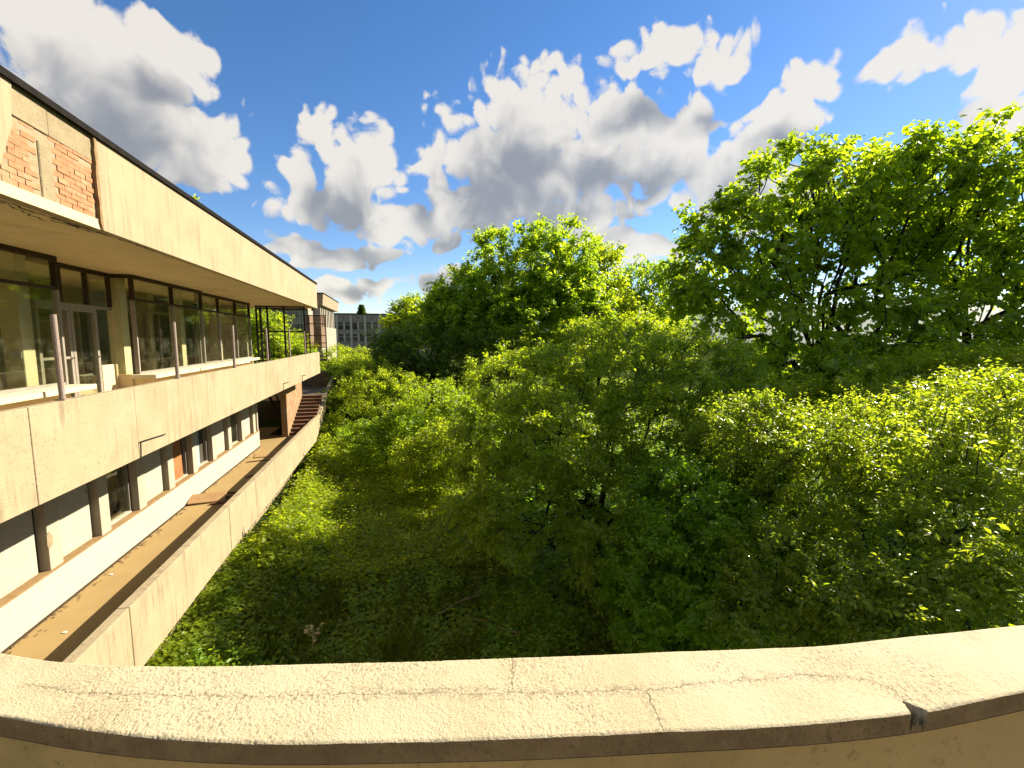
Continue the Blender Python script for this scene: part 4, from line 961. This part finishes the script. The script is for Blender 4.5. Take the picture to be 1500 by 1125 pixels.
cover_obj('ground_ivy', 'dark vine leaves carpeting the shaded ground below the parapets', 13000, poly_sampler(-5.2, 9, 5.5, 17, lambda x, y: (fbm(x*0.5+3, y*0.5+9, 3) > 0.30) | (x < -2.5)), 0.12, LM['weed'], 0.45, 9, 0.8, 0.80)
cover_obj('bright_weeds', 'bright yellow-green weeds in the sunlit strip beside the walkway', 12000, poly_sampler(-4.6, 4.5, 14.5, 31, lambda x, y: x > -4.55), 0.145, LM['weed'], 0.8, 10, 0.7, 0.95, 0.7)
cover_obj('far_weeds', 'weeds covering the rising ground under the far trees', 6000, poly_sampler(-12, 40, 28, 75, lambda x, y: (x > -4.2) | (y > 39)), 0.35, LM['weed'], 0.9, 8, 0.7, 0.5)
cover_obj('thicket_floor', 'dim undergrowth below the thickets on the right', 7000, poly_sampler(3, 26, 3.0, 30, lambda x, y: x+0*y > 3), 0.15, LM['green'], 0.6, 8, 0.7, 0.5)
cover_obj('burdock', 'broad burdock-like leaves scattered among the vines', 420, poly_sampler(-4.5, 7, 7, 26, lambda x, y: fbm(x*0.6+1, y*0.6+5, 3) > 0.42), 0.30, LM['green'], 0.5, 6, 0.8, 0.5, 0.35)
def stalks(name, label, n, sampler, h0, h1, leaf, mat, tint0, per=14):
    """upright leafy stalks, leaves getting smaller towards the tip"""
    P = sampler(n); n = len(P); gz = ground_z(P[:, 0], P[:, 1]); H = rng.uniform(h0, h1, n); lean = rng.normal(0, 0.12, (n, 2))
    i = np.repeat(np.arange(n), per); m = len(i); t = np.tile((np.arange(per)+0.6)/per, n); ang = t*per*2.4+rng.random(n)[i]*6
    pos = np.stack([P[i, 0]+lean[i, 0]*H[i]*t, P[i, 1]+lean[i, 1]*H[i]*t, gz[i]+H[i]*t], 1)
    d = np.stack([np.cos(ang), np.sin(ang), 0.25-0.5*rng.random(m)], 1)
    o = link(name, leaves_mesh(name, pos, d, norm(np.array([0, 0, 1.0])+rng.normal(0, 0.35, (m, 3))), leaf*(1.25-0.8*t)*rng.uniform(0.7, 1.2, m), 0.5, tint0+rng.normal(0, 0.12, n)[i]+rng.normal(0, 0.1, m), mat))
    tag(o, label, 'ground plants', kind='stuff')
stalks('nettles', 'upright nettle-like stalks standing above the bright weeds', 1500, poly_sampler(-4.4, 4, 13, 30, lambda x, y: fbm(x*0.5+8, y*0.5+2, 3) > 0.42), 0.7, 1.5, 0.20, LM['weed'], 0.8)
stalks('shade_nettles', 'upright leafy stalks in the shade below the near parapet', 900, poly_sampler(-4.4, 8, 6.5, 14, lambda x, y: fbm(x*0.6+8, y*0.6+2, 3) > 0.44), 0.5, 1.2, 0.17, LM['green'], 0.6)
for k, (px, py, L_, az_, lab) in enumerate([(640, 905, 2.2, 0.4, 'bare fallen branch lying in the shaded vines'), (760, 930, 1.6, 2.4, 'short bare fallen branch close to the parapet under the thicket'), (540, 870, 1.9, 1.3, 'crooked fallen branch between the vines and the dry umbel plant')]):
    b0 = on_z(px, py, -7.75); gz_ = float(ground_z(b0[0], b0[1])); mb = MB(); p = Vector((b0[0], b0[1], gz_+0.28)); d_ = Vector((math.cos(az_), math.sin(az_), 0.05))
    for q in range(5):
        nx_ = p+d_*L_/5+Vector((random.uniform(-.08, .08), random.uniform(-.08, .08), random.uniform(-.05, .06))); r0 = 0.035*(1-q/6)
        mb.bar(p, nx_, r0, r0*0.82, 6)
        if q in (1, 2, 3): mb.bar(nx_, nx_+Vector((random.uniform(-.4, .4), random.uniform(-.4, .4), random.uniform(.05, .3))), r0*0.5, 0.004, 5)
        p = nx_
    tag(mb.build('fallen_branch', M['deadwood'], None), lab, 'branch')
# litter swept against the foot of the plinth and the parapet
n = 420; yy = rng.uniform(6, 25, n); xx = np.where(rng.random(n) < 0.6, XL+0.04+np.abs(rng.normal(0, 0.10, n)), -4.85-np.abs(rng.normal(0, 0.14, n)))
an = rng.random(n)*6.28
o = link('leaf_litter', leaves_mesh('leaf_litter', np.stack([xx, yy, ZFL+0.006+0.012*rng.random(n)], 1), np.stack([np.cos(an), np.sin(an), 0.15*rng.random(n)], 1), norm(np.array([0, 0, 1.0])+rng.normal(0, 0.2, (n, 3))), rng.uniform(0.03, 0.09, n), 0.6, rng.random(n), LM['litter']))
tag(o, 'dry brown leaves and crumbs along the walkway edges', 'litter', kind='stuff')
# grass
P = poly_sampler(-4.2, 7, 7.5, 15, lambda x, y: fbm(x*0.7+13, y*0.7+2, 3) > 0.46)(9000); n = len(P); per = 6
i = np.repeat(np.arange(n), per); m = len(i); ang = rng.random(m)*2*np.pi
gp = np.stack([P[i, 0]+rng.normal(0, 0.05, m), P[i, 1]+rng.normal(0, 0.05, m), ground_z(P[i, 0], P[i, 1])], 1)
gd = np.stack([np.cos(ang)*0.5, np.sin(ang)*0.5, 0.9+0*ang], 1)
o = link('grass', leaves_mesh('grass', gp, gd, norm(np.stack([np.cos(ang+1.5), np.sin(ang+1.5), 0.2+0*ang], 1)), rng.uniform(0.2, 0.5, m), 0.05, 0.35+rng.normal(0, 0.25, m), LM['grass']))
tag(o, 'long dull grass growing through the vines in the shade', 'grass', kind='stuff')
# dry umbel
def umbel(base, h_, label):
    gz = float(ground_z(*base)); r_ = thing('dry_umbel_plant', label, 'plant', (base[0], base[1], gz))
    mb = MB().bar((base[0], base[1], gz-0.05), (base[0]+0.05, base[1], gz+h_*0.6), 0.010, 0.008, 6).bar((base[0]+0.05, base[1], gz+h_*0.6), (base[0]+0.03, base[1]+0.02, gz+h_), 0.008, 0.005, 6)
    heads = [(base[0]+0.03, base[1]+0.02, gz+h_)]
    for k in range(11):
        a = k*2.4; rr_ = 0.06+0.20*random.random(); z0 = gz+h_*(0.60+0.32*random.random()); e_ = (base[0]+0.04+math.cos(a)*rr_, base[1]+math.sin(a)*rr_, z0+0.05+0.14*random.random())
        mb.bar((base[0]+0.045, base[1]+0.005, z0), e_, 0.004, 0.003, 5); heads.append(e_)
    mb.build('stem', M['dry'], r_)
    for e_ in heads:
        hb = MB(); sc_ = random.uniform(0.5, 1.1)
        for q in range(10):
            a = q*2.4; rr_ = 0.05*sc_*math.sqrt((q+0.5)/10); t_ = (e_[0]+math.cos(a)*rr_, e_[1]+math.sin(a)*rr_, e_[2]+0.03*sc_+random.uniform(-.012, .012))
            hb.bar(e_, t_, 0.002, 0.002, 4); w_ = random.uniform(0.006, 0.014)
            hb.bar((t_[0], t_[1], t_[2]-w_*0.6), (t_[0]+random.uniform(-.01, .01), t_[1]+random.uniform(-.01, .01), t_[2]+w_), w_*0.5, w_, 5)
        hb.build('flower_head', M['dry'], r_)
uz = on_z(456, 950, -7.7); umbel((uz[0], uz[1]), 0.85, 'pale dried umbel plant standing alone in the shaded grass')

# tuft rooted in the roof edge
rw = on_x(288, 296, XF-0.05); n = 46; an = rng.random(n)*6.28
o = link('roof_weed', leaves_mesh('roof_weed', np.stack([rw[0]-0.05+rng.normal(0, 0.04, n), rw[1]+rng.normal(0, 0.07, n), ZR-0.01+0.14*rng.random(n)], 1), np.stack([np.cos(an)*0.6, np.sin(an)*0.6, 0.5+0*an], 1), norm(rng.normal(0, 1, (n, 3))), rng.uniform(0.05, 0.12, n), 0.4, rng.random(n), LM['shrub']))
tag(o, 'tiny weed tuft growing on the dark roof edge', 'weed')
